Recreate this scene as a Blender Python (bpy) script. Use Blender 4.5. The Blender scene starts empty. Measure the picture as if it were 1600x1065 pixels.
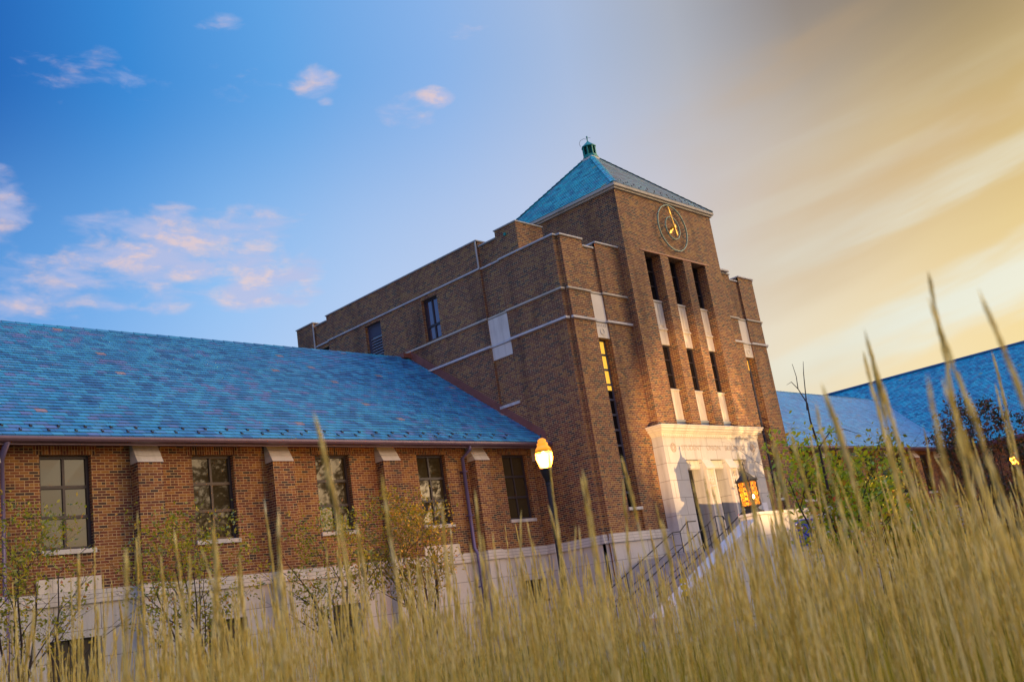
import bpy, math, random
import numpy as np
from mathutils import Vector, Matrix
S = bpy.context.scene
COL = S.collection
rad = math.radians

# ------------------------------------------------------------------ camera
CAM = Vector((-26.147, -20.834, 0.745))
YAW, PITCH, ROLL, FPX = rad(47.884), rad(14.529), rad(-8.82), 1567.3
def cam_axes():
    f = Vector((math.sin(YAW)*math.cos(PITCH), math.cos(YAW)*math.cos(PITCH), math.sin(PITCH)))
    r = Vector((math.cos(YAW), -math.sin(YAW), 0)); u = r.cross(f)
    c, s = math.cos(ROLL), math.sin(ROLL)
    return r*c+u*s, u*c-r*s, f
RX, UX, FX = cam_axes()
cd = bpy.data.cameras.new('camera'); cam = bpy.data.objects.new('camera', cd); COL.objects.link(cam)
cam.matrix_world = Matrix(((RX.x, UX.x, -FX.x, CAM.x), (RX.y, UX.y, -FX.y, CAM.y), (RX.z, UX.z, -FX.z, CAM.z), (0, 0, 0, 1)))
cd.sensor_width = 36; cd.lens = FPX/1600*36; cd.clip_start = .05; cd.clip_end = 3000
cd.dof.use_dof = True; cd.dof.focus_distance = 33; cd.dof.aperture_fstop = 3.4
S.camera = cam

# ------------------------------------------------------------------ world (dusk sky), sun, exposure
def lin(r, g, b):
    def f(c):
        c /= 255.
        return c/12.92 if c <= .04045 else ((c+.055)/1.055)**2.4
    return (f(r), f(g), f(b), 1)
SUN_AZ, SUN_EL = 128, 15        # azimuth counted from +Y towards +X
W = bpy.data.worlds.new('World'); S.world = W; W.use_nodes = True
def world():
    nt = W.node_tree; N = nt.nodes; L = nt.links; N.clear()
    def m(op, a, b=None, c=None):
        n = N.new('ShaderNodeMath'); n.operation = op
        for i, v in enumerate((a, b, c)):
            if v is None: continue
            if isinstance(v, (int, float)): n.inputs[i].default_value = v
            else: L.new(v, n.inputs[i])
        return n.outputs[0]
    def mr(v, a, b, c=0, d=1, sm=True):
        n = N.new('ShaderNodeMapRange'); n.interpolation_type = 'SMOOTHSTEP' if sm else 'LINEAR'
        L.new(v, n.inputs['Value'])
        for k, x in zip(('From Min', 'From Max', 'To Min', 'To Max'), (a, b, c, d)): n.inputs[k].default_value = x
        return n.outputs['Result']
    def mix(f, a, b, typ='MIX'):
        n = N.new('ShaderNodeMix'); n.data_type = 'RGBA'; n.blend_type = typ
        if isinstance(f, (int, float)): n.inputs[0].default_value = f
        else: L.new(f, n.inputs[0])
        for i, v in ((6, a), (7, b)):
            if isinstance(v, tuple): n.inputs[i].default_value = v
            else: L.new(v, n.inputs[i])
        return n.outputs[2]
    tc = N.new('ShaderNodeTexCoord'); sp = N.new('ShaderNodeSeparateXYZ'); L.new(tc.outputs['Generated'], sp.inputs[0])
    x, y, z = sp.outputs
    az0 = m('MULTIPLY', m('ARCTAN2', x, y), 57.2958)               # -180..180
    az = m('FLOORED_MODULO', m('ADD', az0, 60), 360)             # 0 = azimuth -60
    el = m('MULTIPLY', m('ARCSINE', m('MAXIMUM', -1, m('MINIMUM', 1, z))), 57.2958)
    fac = m('DIVIDE', az, 360)
    def ramp(stops):
        n = N.new('ShaderNodeValToRGB'); r = n.color_ramp; r.interpolation = 'EASE' if False else 'LINEAR'
        st = sorted(((a+60) % 360/360, c) for a, c in stops)
        while len(r.elements) < len(st): r.elements.new(.5)
        for e, (p, c) in zip(r.elements, st): e.position = p; e.color = lin(*c)
        L.new(fac, n.inputs[0]); return n.outputs[0]
    low = ramp([(-59, (110, 140, 190)), (0, (85, 140, 205)), (18, (122, 166, 226)), (26, (160, 195, 240)), (36, (192, 208, 238)), (46, (208, 214, 232)), (55, (220, 214, 212)),
                (63, (232, 218, 190)), (70, (236, 214, 168)), (78, (228, 200, 128)), (100, (250, 195, 100)), (140, (250, 195, 120)), (165, (215, 170, 140)),
                (200, (205, 165, 150)), (260, (190, 160, 168)), (299, (110, 140, 190))])
    mid = ramp([(-59, (80, 125, 190)), (0, (55, 122, 200)), (18, (80, 148, 218)), (25, (105, 165, 228)), (32, (142, 188, 238)), (40, (170, 196, 235)), (50, (188, 200, 228)), (58, (200, 198, 208)),
                (65, (206, 190, 172)), (72, (206, 178, 128)), (79, (192, 164, 92)), (100, (215, 165, 90)), (140, (205, 160, 110)), (165, (160, 150, 150)),
                (200, (170, 145, 150)), (260, (150, 140, 165)), (299, (80, 125, 190))])
    high = ramp([(-59, (20, 85, 165)), (0, (14, 80, 162)), (20, (14, 98, 182)), (27, (44, 130, 208)), (36, (90, 158, 224)), (46, (132, 174, 228)), (54, (162, 182, 216)),
                 (61, (166, 170, 182)), (68, (136, 125, 118)), (77, (112, 95, 68)), (110, (150, 122, 84)), (150, (130, 115, 105)),
                 (200, (70, 100, 150)), (260, (30, 85, 160)), (299, (20, 85, 165))])
    c = mix(mr(el, 9, 21), low, mid)
    c = mix(mr(el, 18, 31), c, high)
    c = mix(mr(el, 36, 62), c, lin(96, 160, 235))
    # noise coordinates in azimuth/elevation
    def noise(sx, sy, rot, scale, det=6, rough=.6, off=0.0):
        a = m('SUBTRACT', az0, 48)
        u = m('ADD', m('MULTIPLY', a, math.cos(rot)), m('MULTIPLY', el, math.sin(rot)))
        v = m('SUBTRACT', m('MULTIPLY', el, math.cos(rot)), m('MULTIPLY', a, math.sin(rot)))
        cb = N.new('ShaderNodeCombineXYZ'); L.new(m('MULTIPLY', u, sx), cb.inputs[0]); L.new(m('MULTIPLY', v, sy), cb.inputs[1]); cb.inputs[2].default_value = off
        n = N.new('ShaderNodeTexNoise'); n.inputs['Scale'].default_value = scale; n.inputs['Detail'].default_value = det; n.inputs['Roughness'].default_value = rough
        n.inputs['Distortion'].default_value = .3
        L.new(cb.outputs[0], n.inputs['Vector']); return n.outputs['Fac']
    # long soft streaks of lit cloud on the sunset side
    st = noise(.05, .32, rad(9), 1.0, 4, .5, 3.1)
    gate = m('MULTIPLY', mr(az0, 56, 70), mr(el, 26, 12))
    c = mix(m('MULTIPLY', m('MULTIPLY', mr(st, .44, .66), gate), .7), c, lin(222, 232, 226))
    st2 = noise(.035, .16, rad(11), 1.0, 4, .5, 9.4)
    g2 = m('MULTIPLY', mr(az0, 52, 70), mr(el, 4, 14))
    c = mix(m('MULTIPLY', m('MULTIPLY', mr(st2, .42, .70), g2), .4), c, lin(196, 160, 108))
    st3 = noise(.04, .2, rad(10), 1.0, 4, .5, 17.0)
    c = mix(m('MULTIPLY', m('MULTIPLY', mr(st3, .5, .68), mr(az0, 60, 74)), .1), c, lin(226, 210, 150))
    # broken pink clouds on the blue side: (azimuth, elevation, radii, amount)
    blobs = [(29.5, 21.3, 6.5, 2.3, .40), (23, 19.8, 4.5, 2.0, .30), (33.5, 19.3, 3.2, 1.3, .38), (19.0, 23.8, 2.4, 1.9, .32), (38.0, 30.1, 1.5, .95, .34), (38.6, 29.0, .6, .3, .3),
             (43.4, 28.0, 1.7, 1.0, .22), (45.3, 28.6, 1.1, .55, .36), (25, 30.5, 4, 1.4, .16), (32.6, 33.3, 1.3, .5, .20), (47.5, 31.8, 1.6, .8, .18), (34.2, 30.0, 2.2, 1.4, .14), (28.2, 18.3, 1.6, .5, .26)]
    tot = None
    for a0, e0, ra, re, k in blobs:
        q = m('ADD', m('POWER', m('DIVIDE', m('SUBTRACT', az0, a0), ra), 2), m('POWER', m('DIVIDE', m('SUBTRACT', el, e0), re), 2))
        g = m('MULTIPLY', m('MAXIMUM', m('SUBTRACT', 1, m('MULTIPLY', q, .5)), 0), k*1.15)
        tot = g if tot is None else m('MAXIMUM', tot, g)
    n1 = noise(.36, .95, rad(-4), 1.0, 6, .55, 1.3)
    d = m('SUBTRACT', m('ADD', n1, tot), .62)
    d = m('MULTIPLY', mr(d, 0, .42), mr(tot, 0, .08))
    n2 = noise(.5, 1.1, rad(-4), 1.0, 5, .6, 5.0)
    cc = mix(mr(n2, .45, .66), lin(188, 188, 220), lin(240, 204, 192))
    c = mix(m('MULTIPLY', d, .72), c, cc)
    # glow round the sun, outside the picture
    sd = Vector((math.sin(rad(SUN_AZ))*math.cos(rad(8)), math.cos(rad(SUN_AZ))*math.cos(rad(8)), math.sin(rad(8))))
    vm = N.new('ShaderNodeVectorMath'); vm.operation = 'DOT_PRODUCT'; L.new(tc.outputs['Generated'], vm.inputs[0]); vm.inputs[1].default_value = sd
    gl = m('MULTIPLY', m('POWER', m('MAXIMUM', vm.outputs['Value'], 0), 9), 5.2)
    gc = N.new('ShaderNodeMix'); gc.data_type = 'RGBA'; gc.blend_type = 'ADD'; gc.clamp_result = False
    gc.inputs[0].default_value = 1
    gm = N.new('ShaderNodeVectorMath'); gm.operation = 'SCALE'; gm.inputs[0].default_value = (1.0, .70, .42); L.new(gl, gm.inputs['Scale'])
    L.new(c, gc.inputs[6]); L.new(gm.outputs[0], gc.inputs[7])
    c = gc.outputs[2]
    up = N.new('ShaderNodeVectorMath'); up.operation = 'SCALE'; L.new(c, up.inputs[0]); L.new(m('ADD', m('ADD', 1, mr(el, 38, 62, 0, 1.1)), m('MULTIPLY', mr(az, 225, 250, 0, .8), mr(az, 355, 320))), up.inputs['Scale']); c = up.outputs[0]
    c = mix(mr(el, -1.5, -.2), (.05, .05, .03, 1), c)
    b1 = N.new('ShaderNodeBackground'); L.new(c, b1.inputs['Color']); b1.inputs['Strength'].default_value = 1.0
    sk = N.new('ShaderNodeTexSky'); sk.sky_type = 'NISHITA'; sk.sun_disc = False; sk.sun_elevation = rad(4); sk.sun_rotation = rad(SUN_AZ)
    b2 = N.new('ShaderNodeBackground'); L.new(sk.outputs[0], b2.inputs['Color']); b2.inputs['Strength'].default_value = .03
    ad = N.new('ShaderNodeAddShader'); L.new(b1.outputs[0], ad.inputs[0]); L.new(b2.outputs[0], ad.inputs[1])
    out = N.new('ShaderNodeOutputWorld'); L.new(ad.outputs[0], out.inputs[0])
world()
sl = bpy.data.lights.new('sun', 'SUN'); sl.energy = .6; sl.angle = rad(32); sl.color = (1, .70, .42)
so = bpy.data.objects.new('sun', sl); COL.objects.link(so)
sdir = Vector((math.sin(rad(SUN_AZ))*math.cos(rad(SUN_EL)), math.cos(rad(SUN_AZ))*math.cos(rad(SUN_EL)), math.sin(rad(SUN_EL))))
so.rotation_euler = sdir.to_track_quat('Z', 'Y').to_euler(); so.location = (0, 0, 40)
S.view_settings.view_transform = 'Standard'; S.view_settings.look = 'None'; S.view_settings.exposure = 0; S.view_settings.gamma = 1

# ------------------------------------------------------------------ materials
def mat(name):
    mt = bpy.data.materials.new(name); mt.use_nodes = True
    nt = mt.node_tree; nt.nodes.clear()
    o = nt.nodes.new('ShaderNodeOutputMaterial'); p = nt.nodes.new('ShaderNodeBsdfPrincipled'); nt.links.new(p.outputs[0], o.inputs[0])
    return mt, nt, p
class G:
    """small node helper"""
    def __init__(s, nt): s.nt = nt; s.N = nt.nodes; s.L = nt.links
    def put(s, n, k, v):
        if isinstance(v, (int, float, tuple, list)): n.inputs[k].default_value = v
        else: s.L.new(v, n.inputs[k])
    def math(s, op, a, b=None):
        n = s.N.new('ShaderNodeMath'); n.operation = op; s.put(n, 0, a)
        if b is not None: s.put(n, 1, b)
        return n.outputs[0]
    def mix(s, f, a, b, typ='MIX'):
        n = s.N.new('ShaderNodeMix'); n.data_type = 'RGBA'; n.blend_type = typ; s.put(n, 0, f); s.put(n, 6, a); s.put(n, 7, b); return n.outputs[2]
    def mr(s, v, a, b, c=0, d=1):
        n = s.N.new('ShaderNodeMapRange'); s.put(n, 0, v)
        for i, x in enumerate((a, b, c, d)): n.inputs[i+1].default_value = x
        return n.outputs[0]
    def noise(s, vec, scale, det=4, rough=.55):
        n = s.N.new('ShaderNodeTexNoise'); n.inputs['Scale'].default_value = scale; n.inputs['Detail'].default_value = det; n.inputs['Roughness'].default_value = rough
        if vec is not None: s.L.new(vec, n.inputs['Vector'])
        return n.outputs['Fac']
    def ramp(s, f, stops, const=False):
        n = s.N.new('ShaderNodeValToRGB'); r = n.color_ramp
        if const: r.interpolation = 'CONSTANT'
        while len(r.elements) < len(stops): r.elements.new(.5)
        for e, (p, c) in zip(r.elements, stops): e.position = p; e.color = tuple(c)+(1,)
        s.L.new(f, n.inputs[0]); return n.outputs[0]
    def comb(s, x, y, z=0.0):
        n = s.N.new('ShaderNodeCombineXYZ'); s.put(n, 0, x); s.put(n, 1, y); s.put(n, 2, z); return n.outputs[0]
    def pos(s):
        g = s.N.new('ShaderNodeNewGeometry'); sp = s.N.new('ShaderNodeSeparateXYZ'); s.L.new(g.outputs['Position'], sp.inputs[0])
        sn = s.N.new('ShaderNodeSeparateXYZ'); s.L.new(g.outputs['True Normal'], sn.inputs[0])
        return g, sp.outputs, sn.outputs
    def wall_uv(s):
        """u runs along the wall whichever way it faces; v is height (depth on level faces)"""
        g, p, n = s.pos()
        k = s.math('GREATER_THAN', s.math('ABSOLUTE', n[0]), s.math('ABSOLUTE', n[1]))
        a = s.math('ADD', s.math('MULTIPLY', p[1], k), s.math('MULTIPLY', p[0], s.math('SUBTRACT', 1, k)))
        up = s.math('GREATER_THAN', s.math('ABSOLUTE', n[2]), .8)
        v = s.math('ADD', s.math('MULTIPLY', p[2], s.math('SUBTRACT', 1, up)), s.math('MULTIPLY', p[1], up))
        return g, a, v
    def brick(s, vec, w, h, mortar, offset=.5, smooth=.1):
        n = s.N.new('ShaderNodeTexBrick'); n.offset = offset
        n.inputs['Color1'].default_value = (0, 0, 0, 1); n.inputs['Color2'].default_value = (1, 1, 1, 1); n.inputs['Mortar'].default_value = (.5, .5, .5, 1)
        n.inputs['Scale'].default_value = 1; n.inputs['Mortar Size'].default_value = mortar; n.inputs['Mortar Smooth'].default_value = smooth
        n.inputs['Brick Width'].default_value = w; n.inputs['Row Height'].default_value = h
        s.L.new(vec, n.inputs['Vector']); return n
    def bump(s, p, h, dist, strength=1.0):
        b = s.N.new('ShaderNodeBump'); b.inputs['Distance'].default_value = dist; b.inputs['Strength'].default_value = strength
        s.L.new(h, b.inputs['Height']); s.L.new(b.outputs[0], p.inputs['Normal'])

def brick_mat(name, w=.205, h=.0677, rot=False):
    mt, nt, p = mat(name); g = G(nt); _, a, v = g.wall_uv()
    vec = g.comb(v, a) if rot else g.comb(a, v)
    wob = g.noise(vec, 9, 2); vec2 = g.comb(g.math('ADD', v if rot else a, g.math('MULTIPLY', wob, .006)), g.math('ADD', a if rot else v, g.math('MULTIPLY', wob, .002)))
    sx = nt.nodes.new('ShaderNodeSeparateXYZ'); nt.links.new(vec2, sx.inputs[0])
    rv = g.math('DIVIDE', sx.outputs[1], h); row = g.math('FLOOR', rv); fv = g.math('FRACT', rv)
    ru = g.math('ADD', g.math('DIVIDE', sx.outputs[0], w), g.math('MULTIPLY', g.math('FLOORED_MODULO', row, 2), .5))
    # every sixth course is laid as headers
    hd = g.math('LESS_THAN', g.math('FLOORED_MODULO', row, 6), .5); ru = g.math('ADD', ru, g.math('MULTIPLY', g.math('MULTIPLY', ru, hd), 1.0))
    wid = g.math('MULTIPLY', w, g.math('SUBTRACT', 1, g.math('MULTIPLY', hd, .5)))
    cell = g.math('FLOOR', ru); fu = g.math('FRACT', ru)
    du = g.math('MULTIPLY', g.math('MINIMUM', fu, g.math('SUBTRACT', 1, fu)), wid); dv = g.math('MULTIPLY', g.math('MINIMUM', fv, g.math('SUBTRACT', 1, fv)), h)
    fac = g.math('SUBTRACT', 1, g.mr(g.math('MINIMUM', du, dv), .0050, .0085))
    wn = nt.nodes.new('ShaderNodeTexWhiteNoise'); wn.noise_dimensions = '2D'; nt.links.new(g.comb(cell, row), wn.inputs['Vector']); r = wn.outputs['Value']
    big = g.noise(g.comb(g.math('MULTIPLY', a, .55), g.math('MULTIPLY', v, .4)), 1.0, 5, .65)
    r2 = g.math('ADD', g.math('MULTIPLY', r, .92), g.math('MULTIPLY', g.math('SUBTRACT', big, .5), .45))
    col = g.ramp(r2, [(0, (.055, .034, .034)), (.10, (.060, .036, .034)), (.15, (.13, .036, .024)), (.42, (.205, .052, .028)), (.58, (.26, .085, .030)), (.74, (.31, .125, .034)), (.87, (.36, .170, .040)), (1, (.40, .21, .055))])
    fine = g.noise(vec, 45, 3); col = g.mix(.35, col, g.mix(fine, (.3, .3, .3, 1), (1.7, 1.7, 1.7, 1)), 'MULTIPLY')
    grime = g.noise(g.comb(g.math('MULTIPLY', a, 1.4), g.math('MULTIPLY', v, .22), 2.2), 1.0, 5, .6)
    mort = g.mix(g.noise(vec, 3, 3), (.48, .345, .19, 1), (.68, .52, .32, 1))
    c = g.mix(1, g.mix(fac, col, mort), (.77, .79, .70, 1), 'MULTIPLY')
    c = g.mix(g.mr(grime, .50, .68, 0, .75), c, g.mix(1, c, (.42, .38, .4, 1), 'MULTIPLY'))
    nt.links.new(c, p.inputs['Base Color']); p.inputs['Roughness'].default_value = .82
    g.bump(p, g.math('ADD', g.math('SUBTRACT', 1, fac), g.math('MULTIPLY', fine, .35)), .004, .22)
    return mt
M = {}
M['brick'] = brick_mat('brown_brick')
M['soldier'] = brick_mat('soldier_brick', .215, .0677, True)

def stone_mat(name, w, h, base=(.56, .53, .46), joint=.006, off=.5, v0=0.0):
    mt, nt, p = mat(name); g = G(nt); gg, a, v = g.wall_uv()
    vec = g.comb(a, g.math('ADD', v, v0)); b = g.brick(vec, w, h, joint, off, .2)
    n = g.noise(gg.outputs['Position'], 1.3, 6, .65); f = g.noise(gg.outputs['Position'], 30, 4, .6)
    st = g.noise(g.comb(g.math('MULTIPLY', a, 3), g.math('MULTIPLY', v, .35), 4.), 1, 5, .6)
    sep = nt.nodes.new('ShaderNodeSeparateColor'); nt.links.new(b.outputs['Color'], sep.inputs[0])
    c = g.mix(n, tuple(x*.86 for x in base)+(1,), tuple(min(1, x*1.12) for x in base)+(1,))
    c = g.mix(g.math('MULTIPLY', sep.outputs[0], .22), c, (base[0]*.7, base[1]*.7, base[2]*.68, 1))
    c = g.mix(g.mr(st, .5, .75, 0, .8), c, (base[0]*.55, base[1]*.53, base[2]*.5, 1))
    c = g.mix(.25, c, g.mix(f, (.55, .55, .55, 1), (1.4, 1.4, 1.4, 1)), 'MULTIPLY')
    c = g.mix(g.math('MULTIPLY', b.outputs['Fac'], .8), c, (.12, .11, .1, 1))
    nt.links.new(c, p.inputs['Base Color']); p.inputs['Roughness'].default_value = .75
    g.bump(p, g.math('ADD', g.math('SUBTRACT', 1, b.outputs['Fac']), g.math('MULTIPLY', f, .3)), .004, .3)
    return mt
M['stone'] = stone_mat('limestone', 1.05, .62, (.56, .56, .53), .009, v0=.25)
M['band'] = stone_mat('limestone_band', 1.3, .1, (.60, .59, .54), .007, .0, v0=.02)
M['trim'] = stone_mat('limestone_trim', 1.4, 8.0, (.70, .66, .56), .004, .0)
M['cornice'] = stone_mat('weathered_cornice_stone', 1.4, 8.0, (.50, .46, .37), .004, .0)
M['sill'] = stone_mat('limestone_sill', 3.0, 9.0, (.58, .58, .55), .002, .0)
M['paving'] = stone_mat('paving', .6, .6, (.33, .31, .28), .008, .0)
M['step'] = stone_mat('step_stone', 1.6, 9., (.42, .41, .38), .005, .0)

def slate_mat(name, axis, w=.27, bright=1.0, tone=(1, 1, 1), add=(0, 0, 0)):
    """axis 0: courses run along X, 1: along Y; every course is a real overlapping strip, the joints and tones are here"""
    mt, nt, p = mat(name); g = G(nt); gg, P, n = g.pos()
    at = nt.nodes.new('ShaderNodeAttribute'); at.attribute_name = 'course'; row = at.outputs['Fac']
    u = P[axis]
    uu = g.math('ADD', g.math('DIVIDE', u, w), g.math('MULTIPLY', g.math('FRACT', g.math('MULTIPLY', row, .5)), 1.0))
    uu = g.math('ADD', uu, g.math('MULTIPLY', g.math('SINE', g.math('MULTIPLY', row, 12.7)), .23))
    cell = g.math('FLOOR', uu); fr = g.math('FRACT', uu)
    wn = nt.nodes.new('ShaderNodeTexWhiteNoise'); wn.noise_dimensions = '2D'; nt.links.new(g.comb(cell, row), wn.inputs['Vector'])
    r = wn.outputs['Value']
    wn2 = nt.nodes.new('ShaderNodeTexWhiteNoise'); wn2.noise_dimensions = '2D'; nt.links.new(g.comb(row, cell), wn2.inputs['Vector'])
    clump = g.noise(gg.outputs['Position'], .35, 4, .6)
    rr = g.math('ADD', g.math('MULTIPLY', r, .8), g.math('MULTIPLY', g.math('SUBTRACT', clump, .5), .45))
    k = bright
    def q(*c): return tuple(x*k*t+a_ for x, t, a_ in zip(c, tone, add))
    col = g.ramp(rr, [(0, q(.010, .10, .19)), (.2, q(.014, .18, .28)), (.45, q(.018, .25, .345)), (.62, q(.03, .30, .37)), (.74, q(.05, .17, .28)), (.86, q(.09, .15, .25)), (1, q(.15, .14, .21))])
    rare = g.math('GREATER_THAN', wn2.outputs['Value'], .995)
    col = g.mix(g.math('MULTIPLY', rare, .75), col, q(.30, .22, .12)+(1,))
    streak = g.noise(g.comb(g.math('MULTIPLY', u, 1.2), g.math('MULTIPLY', P[2], .35)), 1.0, 4, .6)
    col = g.mix(g.mr(streak, .5, .8, 0, .5), col, g.mix(1, col, (.55, .5, .6, 1), 'MULTIPLY'))
    fine = g.noise(gg.outputs['Position'], 28, 3); col = g.mix(.3, col, g.mix(fine, (.5, .5, .5, 1), (1.5, 1.5, 1.5, 1)), 'MULTIPLY')
    jt = g.math('GREATER_THAN', g.math('ABSOLUTE', g.math('SUBTRACT', fr, .5)), .475)
    col = g.mix(g.math('MULTIPLY', jt, .8), col, (.01, .02, .035, 1))
    nt.links.new(col, p.inputs['Base Color']); nt.links.new(g.mr(wn2.outputs['Value'], 0, 1, .32, .6), p.inputs['Roughness'])
    p.inputs['Specular IOR Level'].default_value = .55
    g.bump(p, g.math('ADD', g.math('MULTIPLY', r, .6), g.math('ADD', g.math('MULTIPLY', fine, .4), g.math('MULTIPLY', jt, -1.0))), .003, .25)
    return mt
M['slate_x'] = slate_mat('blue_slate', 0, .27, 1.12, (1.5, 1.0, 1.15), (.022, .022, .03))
M['slate_y'] = slate_mat('blue_slate_return', 1)
M['slate_right'] = slate_mat('sky_reflection_slate', 0, .27, 1.2, (1, 1, 1.15), (.13, .18, .24))  # sky reflection on the right roof is mixed into the slate colour
M['slate_far'] = slate_mat('deep_blue_slate', 1, .27, 1.6, (.8, 1.05, .95))
M['slate_tower_x'] = slate_mat('tower_slate_front_light', 0, .24, 1.0, (.9, .8, .75), (.33, .31, .33))  # front and back slopes paler: light on that side put into the colour
M['slate_tower_y'] = slate_mat('tower_slate_side_light', 1, .24, 1.7, (1.1, 1.15, .85), (.03, .03, .02))  # same roof, side slopes: their light is put into the colour too

def plain(name, col, rough=.5, metal=0., noise=.25, scale=6, spec=.5):
    mt, nt, p = mat(name); g = G(nt); geo = nt.nodes.new('ShaderNodeNewGeometry')
    n = g.noise(geo.outputs['Position'], scale, 5, .6)
    c = g.mix(n, tuple(x*(1-noise) for x in col)+(1,), tuple(min(1, x*(1+noise)) for x in col)+(1,))
    nt.links.new(c, p.inputs['Base Color']); p.inputs['Roughness'].default_value = rough; p.inputs['Metallic'].default_value = metal; p.inputs['Specular IOR Level'].default_value = spec
    g.bump(p, n, .003, .4)
    return mt
M['frame'] = plain('dark_window_metal', (.030, .026, .036), .45)
M['frame_slot'] = plain('grey_blue_window_bars', (.085, .09, .13), .5)
M['frame_blue'] = plain('slate_blue_metal', (.05, .06, .10), .5)
M['louvre'] = plain('louvre_metal', (.16, .16, .19), .5)
M['gutter'] = plain('plum_gutter_metal', (.13, .085, .13), .4, .2)
M['pipe'] = plain('violet_pipe_metal', (.12, .11, .26), .4, .2)
M['copper'] = plain('brown_copper_flashing', (.24, .095, .065), .5, .2, .45, 3)
M['coping'] = plain('grey_coping', (.42, .42, .38), .6, 0, .35, 5)
M['verdigris'] = plain('verdigris_copper', (.02, .27, .21), .5, .1, .3, 9)
M['ringmetal'] = plain('pale_verdigris', (.15, .28, .24), .5, .1, .5, 30)
M['gold'] = plain('gilded_hands', (.85, .50, .04), .35, .35, .1)
M['iron'] = plain('black_iron', (.022, .022, .026), .45, .3)
M['polemetal'] = plain('dark_pole_paint', (.012, .014, .024), .5, .1)
M['bark'] = plain('bark', (.045, .032, .025), .85, 0, .4, 20)
M['door'] = plain('dark_door', (.02, .018, .02), .35)
M['blue_cloth'] = plain('blue_banner_cloth', (.035, .06, .42), .7, 0, .2)
M['white_cloth'] = plain('white_print', (.75, .76, .78), .7, 0, .05)
M['yellow'] = plain('yellow_paint', (.80, .60, .01), .5, 0, .1)
M['guard'] = plain('snow_guard_metal', (.03, .018, .02), .8)
M['greyblue'] = plain('blue_grey_lead', (.30, .36, .40), .6, 0, .2)
M['inscription'] = plain('engraved_shadow_stone', (.40, .33, .26), .85, 0, .15)
M['soil'] = plain('mulch', (.05, .038, .022), .95, 0, .5, 12)
M['grate'] = plain('flood_lamp_housing', (.04, .04, .04), .5)

def glass_mat(name, tint=(.02, .02, .018), refl=.2, rough=.03, gcol=(.95, .95, .9)):
    mt = bpy.data.materials.new(name); mt.use_nodes = True; nt = mt.node_tree; nt.nodes.clear(); g = G(nt)
    o = nt.nodes.new('ShaderNodeOutputMaterial'); d = nt.nodes.new('ShaderNodeBsdfDiffuse'); s = nt.nodes.new('ShaderNodeBsdfGlossy'); mx = nt.nodes.new('ShaderNodeMixShader')
    geo = nt.nodes.new('ShaderNodeNewGeometry'); n = g.noise(geo.outputs['Position'], .9, 2)
    b = nt.nodes.new('ShaderNodeBump'); b.inputs['Distance'].default_value = .02; b.inputs['Strength'].default_value = .07; nt.links.new(n, b.inputs['Height']); nt.links.new(b.outputs[0], s.inputs['Normal'])
    d.inputs[0].default_value = tint+(1,); s.inputs['Color'].default_value = gcol+(1,); s.inputs['Roughness'].default_value = rough
    fr = nt.nodes.new('ShaderNodeFresnel'); fr.inputs[0].default_value = 1.5
    k = g.math('ADD', g.math('MULTIPLY', fr.outputs[0], .45), refl)
    nt.links.new(k, mx.inputs[0]); nt.links.new(d.outputs[0], mx.inputs[1]); nt.links.new(s.outputs[0], mx.inputs[2]); nt.links.new(mx.outputs[0], o.inputs[0])
    return mt
M['glass'] = glass_mat('window_glass', (.045, .038, .018), .05)
M['glass_dark'] = glass_mat('dark_glass', (.008, .008, .010), .03)
M['glass_side'] = glass_mat('lilac_glass', (.075, .068, .10), .0, .03, (.45, .42, .5))
def emit(name, col, st, base=None):
    mt, nt, p = mat(name); p.inputs['Base Color'].default_value = (base or col)+(1,); p.inputs['Emission Color'].default_value = col+(1,); p.inputs['Emission Strength'].default_value = st; p.inputs['Roughness'].default_value = .4
    return mt
M['litglass'] = emit('yellow_glow_pane', (1, .55, .06), .95)  # yellow emissive panes, top rows of the slot windows
M['globe'] = emit('lamp_globe_glow', (1, .45, .05), 5.5)
M['globe_top'] = emit('lamp_globe_upper', (1, .32, .01), 1.0)
M['amber'] = emit('amber_lantern_glass', (1, .40, .015), .8)
M['bulb'] = emit('bulb_glow', (1, .75, .35), 40)

def see_through(mt, k):
    nt = mt.node_tree; o = [n for n in nt.nodes if n.type == 'OUTPUT_MATERIAL'][0]; src = o.inputs[0].links[0].from_socket
    t = nt.nodes.new('ShaderNodeBsdfTransparent'); t.inputs[0].default_value = (1, .62, .22, 1); mx = nt.nodes.new('ShaderNodeMixShader'); mx.inputs[0].default_value = k
    nt.links.new(src, mx.inputs[1]); nt.links.new(t.outputs[0], mx.inputs[2]); nt.links.new(mx.outputs[0], o.inputs[0])
def globe_mat():
    mt, nt, p = mat('lamp_globe_glow'); g = G(nt); lw = nt.nodes.new('ShaderNodeLayerWeight'); lw.inputs[0].default_value = .5
    f = g.math('SUBTRACT', 1, lw.outputs['Facing']); nt.links.new(g.mix(f, (1, .33, .01, 1), (1, .58, .14, 1)), p.inputs['Emission Color'])
    nt.links.new(g.math('ADD', 1.5, g.math('MULTIPLY', g.math('POWER', f, 4), 6)), p.inputs['Emission Strength']); p.inputs['Base Color'].default_value = (.8, .4, .1, 1); return mt
M['globe'] = globe_mat(); see_through(M['globe'], .4); see_through(M['amber'], .3)
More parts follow.
